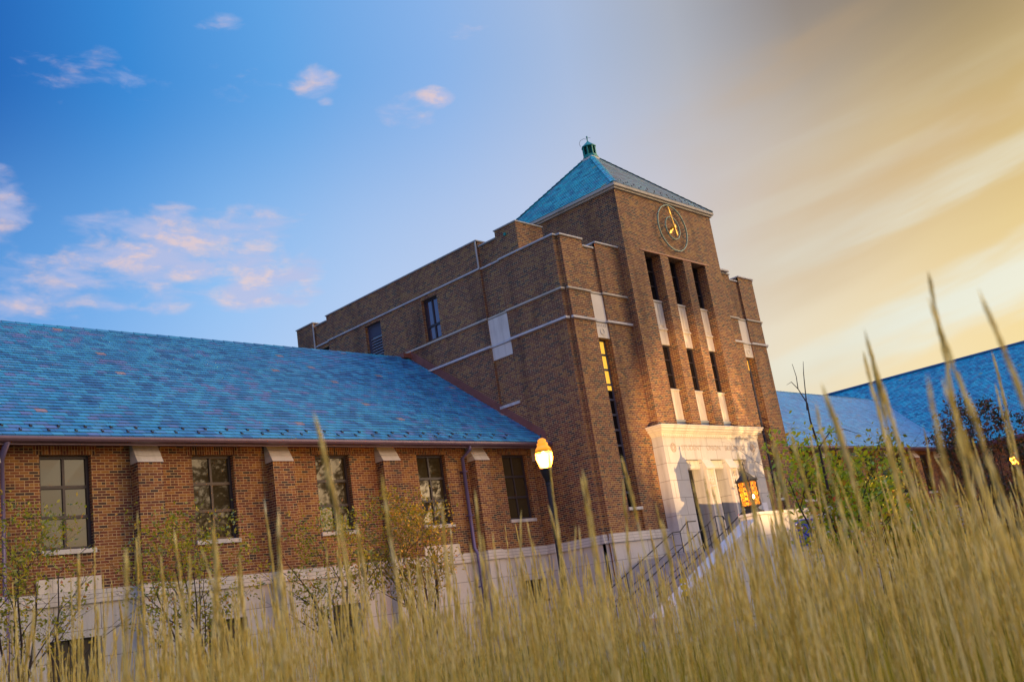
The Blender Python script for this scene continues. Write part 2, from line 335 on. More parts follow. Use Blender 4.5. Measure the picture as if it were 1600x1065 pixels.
def leaf_mat(name, stops, trans=.5):
    mt = bpy.data.materials.new(name); mt.use_nodes = True; nt = mt.node_tree; nt.nodes.clear(); g = G(nt)
    geo = nt.nodes.new('ShaderNodeNewGeometry'); c = g.ramp(geo.outputs['Random Per Island'], stops)
    d = nt.nodes.new('ShaderNodeBsdfDiffuse'); t = nt.nodes.new('ShaderNodeBsdfTranslucent'); mx = nt.nodes.new('ShaderNodeMixShader'); mx.inputs[0].default_value = trans
    nt.links.new(c, d.inputs[0]); nt.links.new(c, t.inputs[0]); nt.links.new(d.outputs[0], mx.inputs[1]); nt.links.new(t.outputs[0], mx.inputs[2])
    gl = nt.nodes.new('ShaderNodeBsdfGlossy'); gl.inputs['Roughness'].default_value = .45; m2 = nt.nodes.new('ShaderNodeMixShader'); m2.inputs[0].default_value = .05
    nt.links.new(mx.outputs[0], m2.inputs[1]); nt.links.new(gl.outputs[0], m2.inputs[2])
    o = nt.nodes.new('ShaderNodeOutputMaterial'); nt.links.new(m2.outputs[0], o.inputs[0]); return mt
M['leaf_green'] = leaf_mat('yellow_green_leaves', [(0, (.14, .18, .01)), (.35, (.30, .32, .012)), (.7, (.52, .46, .015)), (.93, (.58, .40, .02)), (1, (.50, .12, .02))])
M['leaf_bright'] = leaf_mat('bright_green_leaves', [(0, (.22, .34, .01)), (.4, (.40, .54, .015)), (.75, (.62, .62, .02)), (.93, (.62, .42, .03)), (1, (.60, .10, .03))])
M['leaf_orange'] = leaf_mat('turning_orange_leaves', [(0, (.13, .15, .01)), (.4, (.32, .29, .012)), (.78, (.48, .36, .012)), (1, (.50, .24, .015))])
M['leaf_red'] = leaf_mat('dark_red_leaves', [(0, (.02, .035, .012)), (.45, (.04, .05, .015)), (.65, (.14, .05, .02)), (1, (.24, .07, .02))])
M['grass'] = leaf_mat('dry_feather_grass', [(0, (.46, .34, .05)), (.25, (.76, .60, .12)), (.65, (.92, .79, .26)), (1, (.95, .88, .50))], .55)
M['blade'] = leaf_mat('ochre_grass_blades', [(0, (.10, .09, .006)), (.35, (.42, .33, .012)), (.75, (.66, .52, .025)), (1, (.80, .68, .14))], .45)

def ground_mat():
    mt, nt, p = mat('lawn'); g = G(nt); geo = nt.nodes.new('ShaderNodeNewGeometry'); n = g.noise(geo.outputs['Position'], .6, 8, .7); f = g.noise(geo.outputs['Position'], 14, 5, .7)
    c = g.mix(n, (.045, .06, .014, 1), (.10, .09, .025, 1)); c = g.mix(.5, c, g.mix(f, (.4, .4, .4, 1), (1.6, 1.6, 1.6, 1)), 'MULTIPLY')
    nt.links.new(c, p.inputs['Base Color']); p.inputs['Roughness'].default_value = .95; g.bump(p, f, .05, .8); return mt
M['lawn'] = ground_mat()

# ------------------------------------------------------------------ mesh helpers
class MB:
    def __init__(s): s.v = []; s.f = []; s.a = []
    def add(s, vs, fs):
        k = len(s.v); s.v += [tuple(p) for p in vs]; s.f += [tuple(i+k for i in f) for f in fs]; return s
    def box(s, x0, y0, z0, x1, y1, z1):
        return s.add([(x0, y0, z0), (x1, y0, z0), (x1, y1, z0), (x0, y1, z0), (x0, y0, z1), (x1, y0, z1), (x1, y1, z1), (x0, y1, z1)],
                     [(0, 3, 2, 1), (4, 5, 6, 7), (0, 1, 5, 4), (1, 2, 6, 5), (2, 3, 7, 6), (3, 0, 4, 7)])
    def quad(s, a, b, c, d): return s.add([a, b, c, d], [(0, 1, 2, 3)])
    def prism(s, pts, axis, a, b):
        """extrude a 2-D outline (in the two other axes) along axis from a to b"""
        def P(q, t):
            return {'x': (t, q[0], q[1]), 'y': (q[0], t, q[1]), 'z': (q[0], q[1], t)}[axis]
        n = len(pts); vs = [P(q, a) for q in pts]+[P(q, b) for q in pts]
        fs = [tuple(range(n)), tuple(range(2*n-1, n-1, -1))]+[(i, i+n, (i+1) % n+n, (i+1) % n) for i in range(n)]
        return s.add(vs, fs)
    def tube(s, path, r, n=8, cap=True):
        path = [Vector(p) for p in path]; k = len(path)
        rs = r if isinstance(r, (list, tuple)) else [r]*k
        vs = []; prev = None
        for i, p in enumerate(path):
            t = (path[min(i+1, k-1)]-path[max(i-1, 0)]).normalized()
            a = prev if prev is not None else (Vector((0, 0, 1)) if abs(t.z) < .9 else Vector((1, 0, 0)))
            b = t.cross(a)
            if b.length < 1e-4: b = t.cross(Vector((0, 1, 0)))
            b.normalize(); a = b.cross(t).normalized(); prev = a
            for j in range(n):
                q = 2*math.pi*j/n; vs.append(p+(a*math.cos(q)+b*math.sin(q))*rs[i])
        fs = [(i*n+j, i*n+(j+1) % n, (i+1)*n+(j+1) % n, (i+1)*n+j) for i in range(k-1) for j in range(n)]
        if cap: fs += [tuple(range(n-1, -1, -1)), tuple(range((k-1)*n, k*n))]
        return s.add(vs, fs)
    def lathe(s, cx, cy, prof, n=24, a0=0.):
        vs = [(cx+r*math.cos(2*math.pi*j/n+a0), cy+r*math.sin(2*math.pi*j/n+a0), z) for r, z in prof for j in range(n)]; k = len(prof)
        fs = [(i*n+j, i*n+(j+1) % n, (i+1)*n+(j+1) % n, (i+1)*n+j) for i in range(k-1) for j in range(n)]
        fs += [tuple(range(n-1, -1, -1)), tuple(range((k-1)*n, k*n))]
        return s.add(vs, fs)
    def wall(s, axis, c, u0, u1, z0, z1, holes=(), depth=.2, inward=1):
        """wall face in the plane axis=c with rectangular holes (u0,u1,z0,z1[,depth]) that have reveals"""
        us = sorted({u0, u1}|{h[i] for h in holes for i in (0, 1) if u0 < h[i] < u1}); zs = sorted({z0, z1}|{h[i] for h in holes for i in (2, 3) if z0 < h[i] < z1})
        def P(u, w, z): return (u, w, z) if axis == 'y' else (w, u, z)
        for i in range(len(us)-1):
            for j in range(len(zs)-1):
                um, zm = (us[i]+us[i+1])/2, (zs[j]+zs[j+1])/2
                if any(h[0] < um < h[1] and h[2] < zm < h[3] for h in holes): continue
                s.quad(P(us[i], c, zs[j]), P(us[i+1], c, zs[j]), P(us[i+1], c, zs[j+1]), P(us[i], c, zs[j+1]))
        for h in holes:
            a, b, lo, hi = h[:4]; d = c+inward*(h[4] if len(h) > 4 else depth)
            s.quad(P(a, c, lo), P(a, d, lo), P(a, d, hi), P(a, c, hi)); s.quad(P(b, c, lo), P(b, c, hi), P(b, d, hi), P(b, d, lo))
            s.quad(P(a, c, hi), P(a, d, hi), P(b, d, hi), P(b, c, hi)); s.quad(P(a, c, lo), P(b, c, lo), P(b, d, lo), P(a, d, lo))
        return s
def world_loc(o):
    v = Vector((0, 0, 0))
    while o: v += Vector(o.location); o = o.parent
    return v
def obj(name, mb, m, parent=None, smooth=False, bevel=0):
    me = bpy.data.meshes.new(name); off = world_loc(parent) if parent else Vector((0, 0, 0))
    me.from_pydata([(x-off.x, y-off.y, z-off.z) for x, y, z in mb.v], [], mb.f); me.update()
    if mb.a:
        at = me.attributes.new('course', 'FLOAT', 'FACE'); at.data.foreach_set('value', mb.a)
    if smooth: me.polygons.foreach_set('use_smooth', [True]*len(me.polygons))
    me.materials.append(m if not isinstance(m, str) else M[m])
    o = bpy.data.objects.new(name, me); COL.objects.link(o); o.parent = parent
    if bevel:
        bv = o.modifiers.new('bevel', 'BEVEL'); bv.width = bevel; bv.segments = 2; bv.limit_method = 'ANGLE'
    return o
def thing(name, label, cat, loc=(0, 0, 0), group=None):
    o = bpy.data.objects.new(name, None); COL.objects.link(o); o.location = loc; o.empty_display_size = .3
    o['label'] = label; o['category'] = cat
    if group: o['group'] = group
    return o
def tag(o, label, cat, group=None):
    o['label'] = label; o['category'] = cat
    if group: o['group'] = group
    return o
def dup(root, loc, label, group=None):
    r = root.copy(); COL.objects.link(r); r.location = loc; r['label'] = label
    if group: r['group'] = group
    for ch in list(root.children):
        c = ch.copy(); COL.objects.link(c); c.parent = r
        for g2 in list(ch.children):
            d = g2.copy(); COL.objects.link(d); d.parent = c
    return r
def slates(name, mat_, parent, e0, e1, r0, r1, n, axis='x', thick=.030):
    """overlapping slate courses between an eave line e0-e1 and a ridge line r0-r1"""
    e0, e1, r0, r1 = map(Vector, (e0, e1, r0, r1)); mb = MB()
    nor = (e1-e0).cross(r0-e0).normalized()
    if nor.z < 0: nor = -nor
    jit = random.Random(hash(name) % 97)
    for i in range(n):
        a0 = e0.lerp(r0, i/n); a1 = e1.lerp(r1, i/n); b0 = e0.lerp(r0, min(1, (i+1.15)/n)); b1 = e1.lerp(r1, min(1, (i+1.15)/n))
        up = nor*(thick+jit.uniform(-.003, .003)); lo = nor*.002
        mb.quad(a0+up, a1+up, b1+lo, b0+lo); mb.quad(a0+lo*.2, a1+lo*.2, a1+up, a0+up); mb.a += [float(i+1)]*2
    return obj(name, mb, mat_, parent)

# ------------------------------------------------------------------ the setting
GZ = -.6
g = MB().quad((-900, -900, GZ), (900, -900, GZ), (900, 900, GZ), (-900, 900, GZ)); o = obj('ground', g, 'lawn'); o['kind'] = 'structure'
g = MB().quad((-30, -8.5, GZ+.004), (40, -8.5, GZ+.004), (40, -5.2, GZ+.004), (-30, -5.2, GZ+.004)); o = obj('path', g, 'paving'); o['kind'] = 'structure'
g = MB().box(-30, -8.62, GZ-.1, 40, -8.5, GZ+.1); o = obj('kerb', g, 'step'); o['kind'] = 'structure'

# ------------------------------------------------------------------ main tower building
BX = 13.56                                   # block runs X 0..BX, front at Y 0, mirrored about BX/2
YB = 15.86; H1 = 13.01; H2 = 14.16; ZB1 = 11.05; ZB2 = 9.96; ZBASE = 2.48
T = thing('clock_tower_building', 'tall brown brick building with slate pyramid roof, copper cupola and clock over its limestone entrance', 'building', (6.8, 0, GZ))
def mir(a, b): return BX-b, BX-a
w = MB()
SL = (1.43, 2.16)                            # slot window bay
TX0, TX1, TY = 3.55, 10.18, -.36
for flip in (0, 1):
    def X(a, b): return (a, b) if not flip else mir(a, b)
    a, b = X(0, .22); w.wall('y', .16, a, b, GZ, H1)
    a, b = X(.22, 1.43); w.wall('y', 0, a, b, GZ, H1)
    a, b = X(*SL); w.wall('y', .09, a, b, GZ, 12.8, [(a, b, 3.3, 9.34, .28)])
    a, b = X(2.16, TX0+.2 if not flip else 3.6); w.wall('y', 0, a, b, GZ, H1)
    for u, y0, y1, z1 in ((.22, 0, .16, H1), (1.43, 0, .09, H1), (2.16, 0, .09, H1)):
        uu = u if not flip else BX-u; w.quad((uu, y0, GZ), (uu, y1, GZ), (uu, y1, z1), (uu, y0, z1))
    # returns of parapet steps
    for u in SL:
        uu = u if not flip else BX-u; w.quad((uu, 0, 12.8), (uu, .5, 12.8), (uu, .5, H1), (uu, 0, H1))
# side walls: left one seen, right one plain mirror
WA = (6.4, 7.33); WL = (9.95, 10.98); WC = (13.65, 14.5)
for flip in (0, 1):
    xs = 0 if not flip else BX; inn = 1 if not flip else -1
    w.wall('x', xs, .16, 2.85, GZ, H1)
    w.wall('x', xs+inn*.08, 2.85, 3.88, 7.66, H1+.9, [])
    w.wall('x', xs, 2.85, 3.88, GZ, 7.66)
    w.wall('x', xs, 3.88, 13.57, GZ, H2, [(WA[0], WA[1], 11.13, 12.86, .22), (WL[0], WL[1], 11.1, 12.88, .2)])
    w.wall('x', xs+inn*.08, 13.57, 14.6, GZ, 13.97, [(WC[0], WC[1], 11.1, 12.85, .2)])
    w.wall('x', xs, 14.6, YB, GZ, H2)
    w.wall('x', xs, 1.77, 2.85, H1, H2)
    for yy in (2.85, 3.88): w.quad((xs, yy, 7.66), (xs+inn*.08, yy, 7.66), (xs+inn*.08, yy, H2), (xs, yy, H2))
    for yy in (13.57, 14.6): w.quad((xs, yy, GZ), (xs+inn*.08, yy, GZ), (xs+inn*.08, yy, H2), (xs, yy, H2))
    w.quad((xs, 2.85, 13.9), (xs+inn*.5, 2.85, 13.9), (xs+inn*.5, 2.85, H2), (xs, 2.85, H2))
    w.quad((xs, 3.88, 13.9), (xs+inn*.5, 3.88, 13.9), (xs+inn*.5, 3.88, H2), (xs, 3.88, H2))
# attic front, flat roofs, back wall
w.wall('y', 1.77, 0, 1.48, H1, H2); w.wall('y', 1.77, BX-1.48, BX, H1, H2); w.wall('x', 1.48, 1.77, 2.2, H1, H2); w.wall('y', 2.2, 1.48, BX-1.48, H1, 13.9); w.wall('x', BX-1.48, 1.77, 2.2, H1, H2)
w.wall('y', YB, 0, BX, GZ, H2)
w.box(.3, 2.6, 13.5, BX-.3, YB-.3, 13.6); w.box(.1, .3, 12.55, BX-.1, 2.6, 12.65)
w.box(.02, 14.62, 13.6, .5, YB-.02, H2); w.box(.02, 3.9, 13.6, .5, 13.55, H2-.002); w.box(.1, 2.87, 13.5, .4, 3.86, 13.9); w.box(.1, 13.59, 13.5, .4, 14.58, 13.96)
w.box(.24, .02, 12.65, 1.41, .4, H1-.002); w.box(2.18, .02, 12.65, 3.6, .4, H1-.002); w.box(1.44, .1, 12.5, 2.15, .4, 12.798)
w.box(BX-1.41, .02, 12.65, BX-.24, .4, H1-.002); w.box(BX-3.6, .02, 12.65, BX-2.18, .4, H1-.002); w.box(BX-2.15, .1, 12.5, BX-1.44, .4, 12.798)
w.box(.02, .18, 12.65, .4, 1.75, H1-.002)
w.box(.4, 1.79, 13.1, 1.46, 2.6, H2-.002)
# central tower shaft with its three tall recesses
SQ = [(4.75+1.6*k, 4.75+1.6*k+1.04) for k in range(3)]; ZS = 12.97; H3 = 15.41; TYB = 5.94; RD = .5
w.wall('y', TY, TX0, TX1, 5.72, H3, [(a, b, 5.9, ZS, RD) for a, b in SQ])
w.wall('x', TX0, TY, TYB, GZ, H3); w.wall('x', TX1, TY, TYB, GZ, H3); w.wall('y', TYB, TX0, TX1, 12, H3)
for a, b in SQ: w.quad((a, TY+RD, 5.9), (b, TY+RD, 5.9), (b, TY+RD, ZS), (a, TY+RD, ZS))
wallo = obj('brick_wall', w, 'brick', T)

# limestone base of the block with stepped band courses
b = MB()
b.box(-.04, .13, GZ, .2, .2, 2.18); b.box(.18, -.04, GZ, 3.46, .06, 2.18); b.box(-.04, .13, GZ, 0.03, 2.3, 2.18)
obj('base', b, 'stone', T); b = MB()
b.box(BX-3.3, -.04, GZ, BX-.18, .06, 2.18); b.box(BX-.2, .13, GZ, BX+.04, .2, 2.18); b.box(BX-.03, .13, GZ, BX+.04, 2.3, 2.18)
obj('base', b, 'stone', T)
b = MB(); b2_ = MB()
for k in range(3):
    d = .10-.025*k; z0 = 2.18+.1*k
    b.box(-d, .16-d, z0, .22-d+.002*k, .22, z0+.1); b.box(.22-d, -d, z0, 3.46, .05, z0+.1); b.box(-d, .2, z0, .04, 2.3, z0+.1)
    b2_.box(BX-3.3, -d, z0, BX-.22+d, .05, z0+.1); b2_.box(BX-.22+d, .16-d, z0, BX+d, .22, z0+.1); b2_.box(BX-.04, .2, z0, BX+d, 2.3, z0+.1)
obj('base_band', b, 'band', T); obj('base_band', b2_, 'band', T)

# string courses
def course(z, h, d, mat_, name='string_course'):
    q = MB()
    q.box(-d, .16-d, z, .22-d, .2, z+h)                        # corner strip
    q.box(.22-d, -d, z, 1.43, .03, z+h); q.box(1.43, .09-d, z, 2.16-d, .12, z+h); q.box(2.16-d, -d, z, 3.6, .03, z+h)
    q.box(-d, .2, z, .03, 2.85+d*.5, z+h); q.box(.08-d, 2.85+d*.5, z, .12, 3.88, z+h); q.box(-d, 3.88, z, .03, 13.6, z+h)
    obj(name, q, mat_, T, bevel=.012); q = MB()
    q.box(BX-.22+d, .16-d, z, BX+d, .2, z+h); q.box(BX-1.43, -d, z, BX-.22+d, .03, z+h); q.box(BX-2.16+d, .09-d, z, BX-1.43, .12, z+h); q.box(BX-3.6, -d, z, BX-2.16+d, .03, z+h)
    q.box(BX-.03, .2, z, BX+d, YB, z+h)
    return obj(name, q, mat_, T, bevel=.012)
course(ZB1-.05, .075, .06, 'cornice'); course(ZB2-.04, .085, .08, 'sill')
# coping of the low parapet, running on as a string course along the attic
q = MB(); d = .06; h = .06
q.box(-d, .16-d, H1, .22-d, .5, H1+h); q.box(.22-d, -d, H1, 1.43+.02, .5, H1+h); q.box(1.43+.02, .09-d, 12.8, 2.16-.02, .5, 12.8+h); q.box(2.16-.02, -d, H1, 3.55, .5, H1+h)
q.box(-d, .5, H1, .45, 2.85, H1+h); q.box(.02, 2.85, H1, .12, 3.88, H1+h); q.box(-d, 3.88, H1, .03, 13.57, H1+h); q.box(.02, 13.57, H1, .12, 14.6, H1+h)
obj('parapet_coping', q, 'sill', T, bevel=.012); q = MB()
q.box(BX-.22+d, .16-d, H1, BX+d, .5, H1+h); q.box(BX-1.45, -d, H1, BX-.22+d, .5, H1+h); q.box(BX-2.14, .09-d, 12.8, BX-1.45, .5, 12.8+h); q.box(BX-3.5, -d, H1, BX-2.14, .5, H1+h)
q.box(BX-.4, .5, H1, BX+d, 2.85, H1+h)
q.box(TX1+.02, -.2, H1+.05, TX1+1.0, .3, H1+.13)
obj('parapet_coping', q, 'sill', T, bevel=.012)
q = MB(); d = .04; h = .05
q.box(-d, 3.88-d, H2, .5, 13.57+d, H2+h); q.box(.0, 2.87, 13.9, .5, 3.8, 13.9+h); q.box(-d, 1.77-d, H2, 1.5, 2.85+d, H2+h); q.box(0, 13.65, 13.97, .5, 14.5, 13.97+h); q.box(-d, 14.6-d, H2, .5, YB+d, H2+h)
obj('attic_coping', q, 'coping', T, bevel=.01); q = MB(); q.box(1.55, 2.15, 13.9, TX0-.01, 2.6, 13.97); obj('attic_coping', q, 'coping', T, bevel=.01); q = MB()
q.box(TX1+.01, 2.15, 13.9, BX-1.5, 2.6, 13.97); q.box(BX-1.5, 1.72, H2, BX+d, 2.9, H2+h); q.box(BX-.5, 3.8, H2, BX+d, YB, H2+h); q.box(.5, YB-.4, H2, BX-.5, YB+d, H2+h)
obj('attic_coping', q, 'coping', T, bevel=.01)
q = MB(); q.tube([(-.01, 3.90, 13.05), (-.01, 3.90, 14.2)], .035, 8); obj('lit_reveal_edge', q, 'coping', T); q = MB(); q.tube([(-.01, 14.58, 12.7), (-.01, 14.58, 14.1)], .035, 8)  # pale tubes shaped as the lit edges of the bay reveals
obj('lit_reveal_edge', q, 'coping', T)
q = MB(); q.tube([(-.05, 2.32, 13.86), (.02, 2.32, 13.86)], .06, 12); obj('overflow_spout', q, 'verdigris', T)
# limestone panels of the bays
q = MB(); q.box(.03, 2.855, 9.43, .085, 3.875, ZB2-.06); q.box(.03, 2.855, ZB2+.05, .085, 3.875, ZB1-.07); obj('side_panel', q, 'trim', T)
q = MB(); q.box(-.03, 2.86, 7.58, .1, 3.87, 7.68); obj('side_sill', q, 'sill', T)
for flip in (0, 1):
    a, bb = SL if not flip else mir(*SL)
    q = MB(); q.box(a+.005, .05, 9.34, bb-.005, .1, ZB2-.06); q.box(a+.005, .05, ZB2+.05, bb-.005, .1, ZB1-.07)
    for k in range(6): q.box(a+.07+.1*k, .03, ZB2-.2, a+.12+.1*k, .05, ZB2-.1)
    cxx = (a+bb)/2
    pn = obj('slot_panel', q, 'trim', T)
    q = MB(); q.add([(cxx+r*math.cos(t), y, 9.58+r*math.sin(t)) for r, y in ((.13, .048), (.13, .03), (.09, .03), (.09, .048)) for t in [2*math.pi*j/20 for j in range(20)]],
                    [(i*20+j, i*20+(j+1) % 20, (i+1)*20+(j+1) % 20, (i+1)*20+j) for i in range(3) for j in range(20)]); obj('rosette', q, 'trim', pn)

# tall slot windows
def grid_window(name, parent, axis, c, u0, u1, z0, z1, cols, rows, inn, fr='frame', gl='glass', out=.05, mull=.05, trans=.045, lit=None, sill=None):
    """frame bars in the plane axis=c; panes sit behind; returns the window part"""
    q = MB()
    def bx(a, b_, lo, hi, d0, d1):
        c0, c1 = sorted((c-inn*d0, c+inn*d1))
        if axis == 'y': q.box(a, c0, lo, b_, c1, hi)
        else: q.box(c0, a, lo, c1, b_, hi)
    bx(u0, u0+out, z0, z1, .03, .03); bx(u1-out, u1, z0, z1, .03, .03); bx(u0+out, u1-out, z0, z0+out, .03, .03); bx(u0+out, u1-out, z1-out, z1, .03, .03)
    for k in range(1, cols):
        u = u0+(u1-u0)*k/cols; bx(u-mull/2, u+mull/2, z0+out, z1-out, .022, .03)
    zr = rows if isinstance(rows, list) else [z0+(z1-z0)*k/rows for k in range(1, rows)]
    for z in zr: bx(u0+out, u1-out, z-trans/2, z+trans/2, .026, .027)
    fo = obj(name, q, fr, parent)
    p = MB(); lp = MB(); rr = random.Random(int(u0*77+z0*31)); us = [u0+(u1-u0)*k/cols for k in range(cols+1)]; zz = [z0]+sorted(zr)+[z1]
    for i in range(cols):
        for j in range(len(zz)-1):
            t = [rr.uniform(-.004, .004) for _ in range(4)]; pts = [(us[i], zz[j]), (us[i+1], zz[j]), (us[i+1], zz[j+1]), (us[i], zz[j+1])]
            vs = [((u, c+inn*(.018)+e, z) if axis == 'y' else (c+inn*.018+e, u, z)) for (u, z), e in zip(pts, t)]
            (lp if lit and lit(i, len(zz)-2-j) else p).add(vs, [(0, 1, 2, 3)])
    obj('glass', p, gl, fo)
    if lp.v: obj('lit_pane', lp, 'litglass', fo)
    if sill:
        s_ = MB(); d = sill[1]
        if axis == 'y': s_.box(u0-.02, c-.22, z0-sill[0], u1+.04, c+.05, z0)
        obj('sill', s_, 'sill', fo, bevel=.008)
    return fo
grid_window('slot_window', T, 'y', .33, SL[0], SL[1], 3.3, 9.34, 2, 11, 1, fr='frame_slot', gl='glass_dark', out=.05, mull=.10, trans=.07, lit=lambda i, j: j < 3 or (j == 3 and False))
# emissive strip over the upper part of the fourth row
wr = grid_window('slot_window', T, 'y', .33, BX-SL[1], BX-SL[0], 3.3, 9.34, 2, 11, 1, fr='frame_slot', gl='glass_dark', out=.05, mull=.10, trans=.07, lit=lambda i, j: j < 1)
q = MB(); dz = (9.34-3.3)/11; q.box(SL[0]+.05, .336, 9.34-3*dz-.2, SL[1]-.05, .34, 9.34-3*dz-.02); obj('glow_strip', q, 'litglass', T)
for a, bb in (SL, mir(*SL)):
    q = MB(); q.box(a-.02, -.05, 3.2, bb+.02, .33, 3.3); obj('slot_sill', q, 'sill', T, bevel=.008)
# side windows
grid_window('side_window', T, 'x', .17, WA[0], WA[1], 11.13, 12.86, 2, [11.13+.62], 1, gl='glass_side', out=.08, mull=.07, trans=.09)
lv = grid_window('side_window', T, 'x', .17, WL[0], WL[1], 11.1, 12.88, 1, 1, 1, fr='frame_blue', gl='glass_dark', out=.1)
q = MB(); q.box(.155, WL[0]+.1, 12.35, .175, WL[1]-.1, 12.78); q.box(.155, WL[0]+.1, 11.2, .175, WL[1]-.1, 11.5); q.box(.155, WL[0]+.1, 11.5, .175, WL[0]+.16, 12.35); q.box(.155, WL[1]-.16, 11.5, .175, WL[1]-.1, 12.35)
obj('blanking_panel', q, 'frame_blue', lv)
q = MB()
for k in range(7):
    z = 11.52+.12*k; q.prism([(.12, z), (.125, z-.015), (.165, z+.05), (.16, z+.065)], 'y', WL[0]+.16, WL[1]-.16)
    # prism with axis y maps (x,z)
obj('louvre', q, 'louvre', lv)
grid_window('side_window', T, 'x', .25, WC[0], WC[1], 11.1, 12.85, 2, [11.75], 1, gl='glass_dark')

# spandrels and windows in the three recesses
for a, bb in SQ:
    yb = TY+RD
    q = MB(); q.box(a, yb-.16, 9.37, bb, yb-.005, 9.95); q.box(a, yb-.21, 9.95, bb, yb-.005, 10.03); q.box(a, yb-.16, 10.03, bb, yb-.005, 11.08); q.box(a, yb-.2, 11.08, bb, yb-.005, 11.15)
    for k in range(3): q.box(a+.1+.3*k, yb-.185, 10.12, a+.3+.3*k, yb-.16, 11.0)
    obj('spandrel', q, 'trim', T, bevel=.006)
    q = MB(); q.box(a, yb-.16, 6.42, bb, yb-.005, 7.55); q.box(a, yb-.2, 7.55, bb, yb-.005, 7.62)
    for k in range(3): q.box(a+.1+.3*k, yb-.185, 6.5, a+.3+.3*k, yb-.16, 7.45)
    obj('spandrel', q, 'trim', T, bevel=.006)
    q = MB(); q.box(a, yb-.18, 6.05, bb, yb-.005, 6.38); q.box(a, yb-.21, 6.38, bb, yb-.005, 6.42); obj('flashing', q, 'greyblue', T)
    grid_window('tall_window', T, 'y', yb-.06, a, bb, 11.15, ZS, 2, 3, 1, gl='glass_dark', out=.06)
    grid_window('tall_window', T, 'y', yb-.06, a, bb, 7.62, 9.37, 2, 3, 1, gl='glass_dark', out=.06)
q = MB(); q.box(SQ[0][0]-.25, TY-.02, ZS+.02, SQ[2][1]+.25, TY+.02, ZS+.06); obj('lintel_course', q, 'copper', T)

# tower cornice and pyramid roof
q = MB(); q.box(TX0-.08, TY-.08, H3-.08, TX1+.08, TYB+.08, H3); q.box(TX0-.15, TY-.15, H3, TX1+.15, TYB+.15, H3+.12); obj('tower_cornice', q, 'cornice', T, bevel=.015)
AX, AY, AZ = 6.82, 2.79, 18.62; e = .13; EZ = H3+.13; tx = .28
cor = [Vector((TX0-e, TY-e, EZ)), Vector((TX1+e, TY-e, EZ)), Vector((TX1+e, TYB+e, EZ)), Vector((TX0-e, TYB+e, EZ))]
top = [Vector((AX+sx*tx, AY+sy*tx, AZ)) for sx, sy in ((-1, -1), (1, -1), (1, 1), (-1, 1))]
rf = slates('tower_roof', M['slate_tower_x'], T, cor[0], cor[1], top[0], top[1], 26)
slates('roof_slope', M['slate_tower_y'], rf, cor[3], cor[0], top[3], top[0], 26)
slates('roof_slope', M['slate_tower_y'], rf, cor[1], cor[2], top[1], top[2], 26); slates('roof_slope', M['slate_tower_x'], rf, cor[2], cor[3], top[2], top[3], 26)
for i in (0, 1, 3):
    q = MB(); n_ = 20
    for k in range(n_):
        p0 = cor[i].lerp(top[i], k/n_); p1 = cor[i].lerp(top[i], (k+1.1)/n_); hx = (top[i]-cor[i]).normalized(); sd_ = hx.cross(Vector((0, 0, 1))).normalized()*.12; u_ = Vector((0, 0, .05))
        q.add([p0+sd_+u_*.4, p0+u_*1.6, p0-sd_+u_*.4, p1+sd_, p1+u_, p1-sd_], [(0, 1, 4, 3), (1, 2, 5, 4), (0, 2, 1)])
        q.a += [float(k)]*3
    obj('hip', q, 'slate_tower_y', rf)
# snow guards scattered low on the front slope
rr = random.Random(4)
for row in range(3):
    for k in range(13):
        t = (.035, .085, .135)[row]; s_ = (k+.5+.5*(row % 2)+rr.uniform(-.1, .1))/13.6
        p = cor[0].lerp(top[0], t).lerp(cor[1].lerp(top[1], t), s_)
        q = MB(); q.box(p.x-.025, p.y-.015, p.z+.0, p.x+.025, p.y+.015, p.z+.05); obj('snow_guard', q, 'guard', rf)

AXs, AYs, obj_ = AX, AY, obj
def obj(name, mb, m, parent=None, **k):
    mb.v = [(AXs+(x-AXs)*.72, AYs+(y-AYs)*.72, 18.62+(z-18.62)*.72-.05) for x, y, z in mb.v]
    return obj_(name, mb, m, parent, **k)
# cupola
q = MB(); q.box(AX-.45, AY-.45, 18.25, AX+.45, AY+.45, 18.78); cu = obj('cupola', q, 'trim', T, bevel=.02)
q = MB(); q.lathe(AX, AY, [(.50, 18.78), (.50, 18.84), (.44, 18.9), (.43, 19.0), (.40, 19.02)], 8, rad(22.5)); obj('cupola_skirt', q, 'verdigris', cu)
q = MB(); q.lathe(AX, AY, [(.30, 19.0), (.30, 19.52)], 8, rad(22.5)); obj('dark_core', q, 'iron', cu)
q = MB()
for k in range(8):
    a = rad(22.5+45*k); q.box(AX+.37*math.cos(a)-.035, AY+.37*math.sin(a)-.035, 19.0, AX+.37*math.cos(a)+.035, AY+.37*math.sin(a)+.035, 19.54)
    a2 = rad(67.5+45*k); p0 = Vector((AX+.365*math.cos(a), AY+.365*math.sin(a), 0)); p1 = Vector((AX+.365*math.cos(a2), AY+.365*math.sin(a2), 0)); n_ = Vector((p0.x+p1.x-2*AX, p0.y+p1.y-2*AY, 0)).normalized()
    for j in range(7):
        z = 19.05+.068*j; q.add([p0+Vector((0, 0, z)), p1+Vector((0, 0, z)), p1-n_*.06+Vector((0, 0, z+.05)), p0-n_*.06+Vector((0, 0, z+.05))], [(0, 1, 2, 3)])
obj('cupola_louvre', q, 'verdigris', cu)
q = MB(); q.lathe(AX, AY, [(.46, 19.54), (.46, 19.58), (.30, 19.72), (.14, 19.86), (.05, 19.95), (.035, 20.0), (.03, 20.2), (.055, 20.22), (.05, 20.28), (.01, 20.32)], 8, rad(22.5)); obj('cupola_roof', q, 'verdigris', cu)
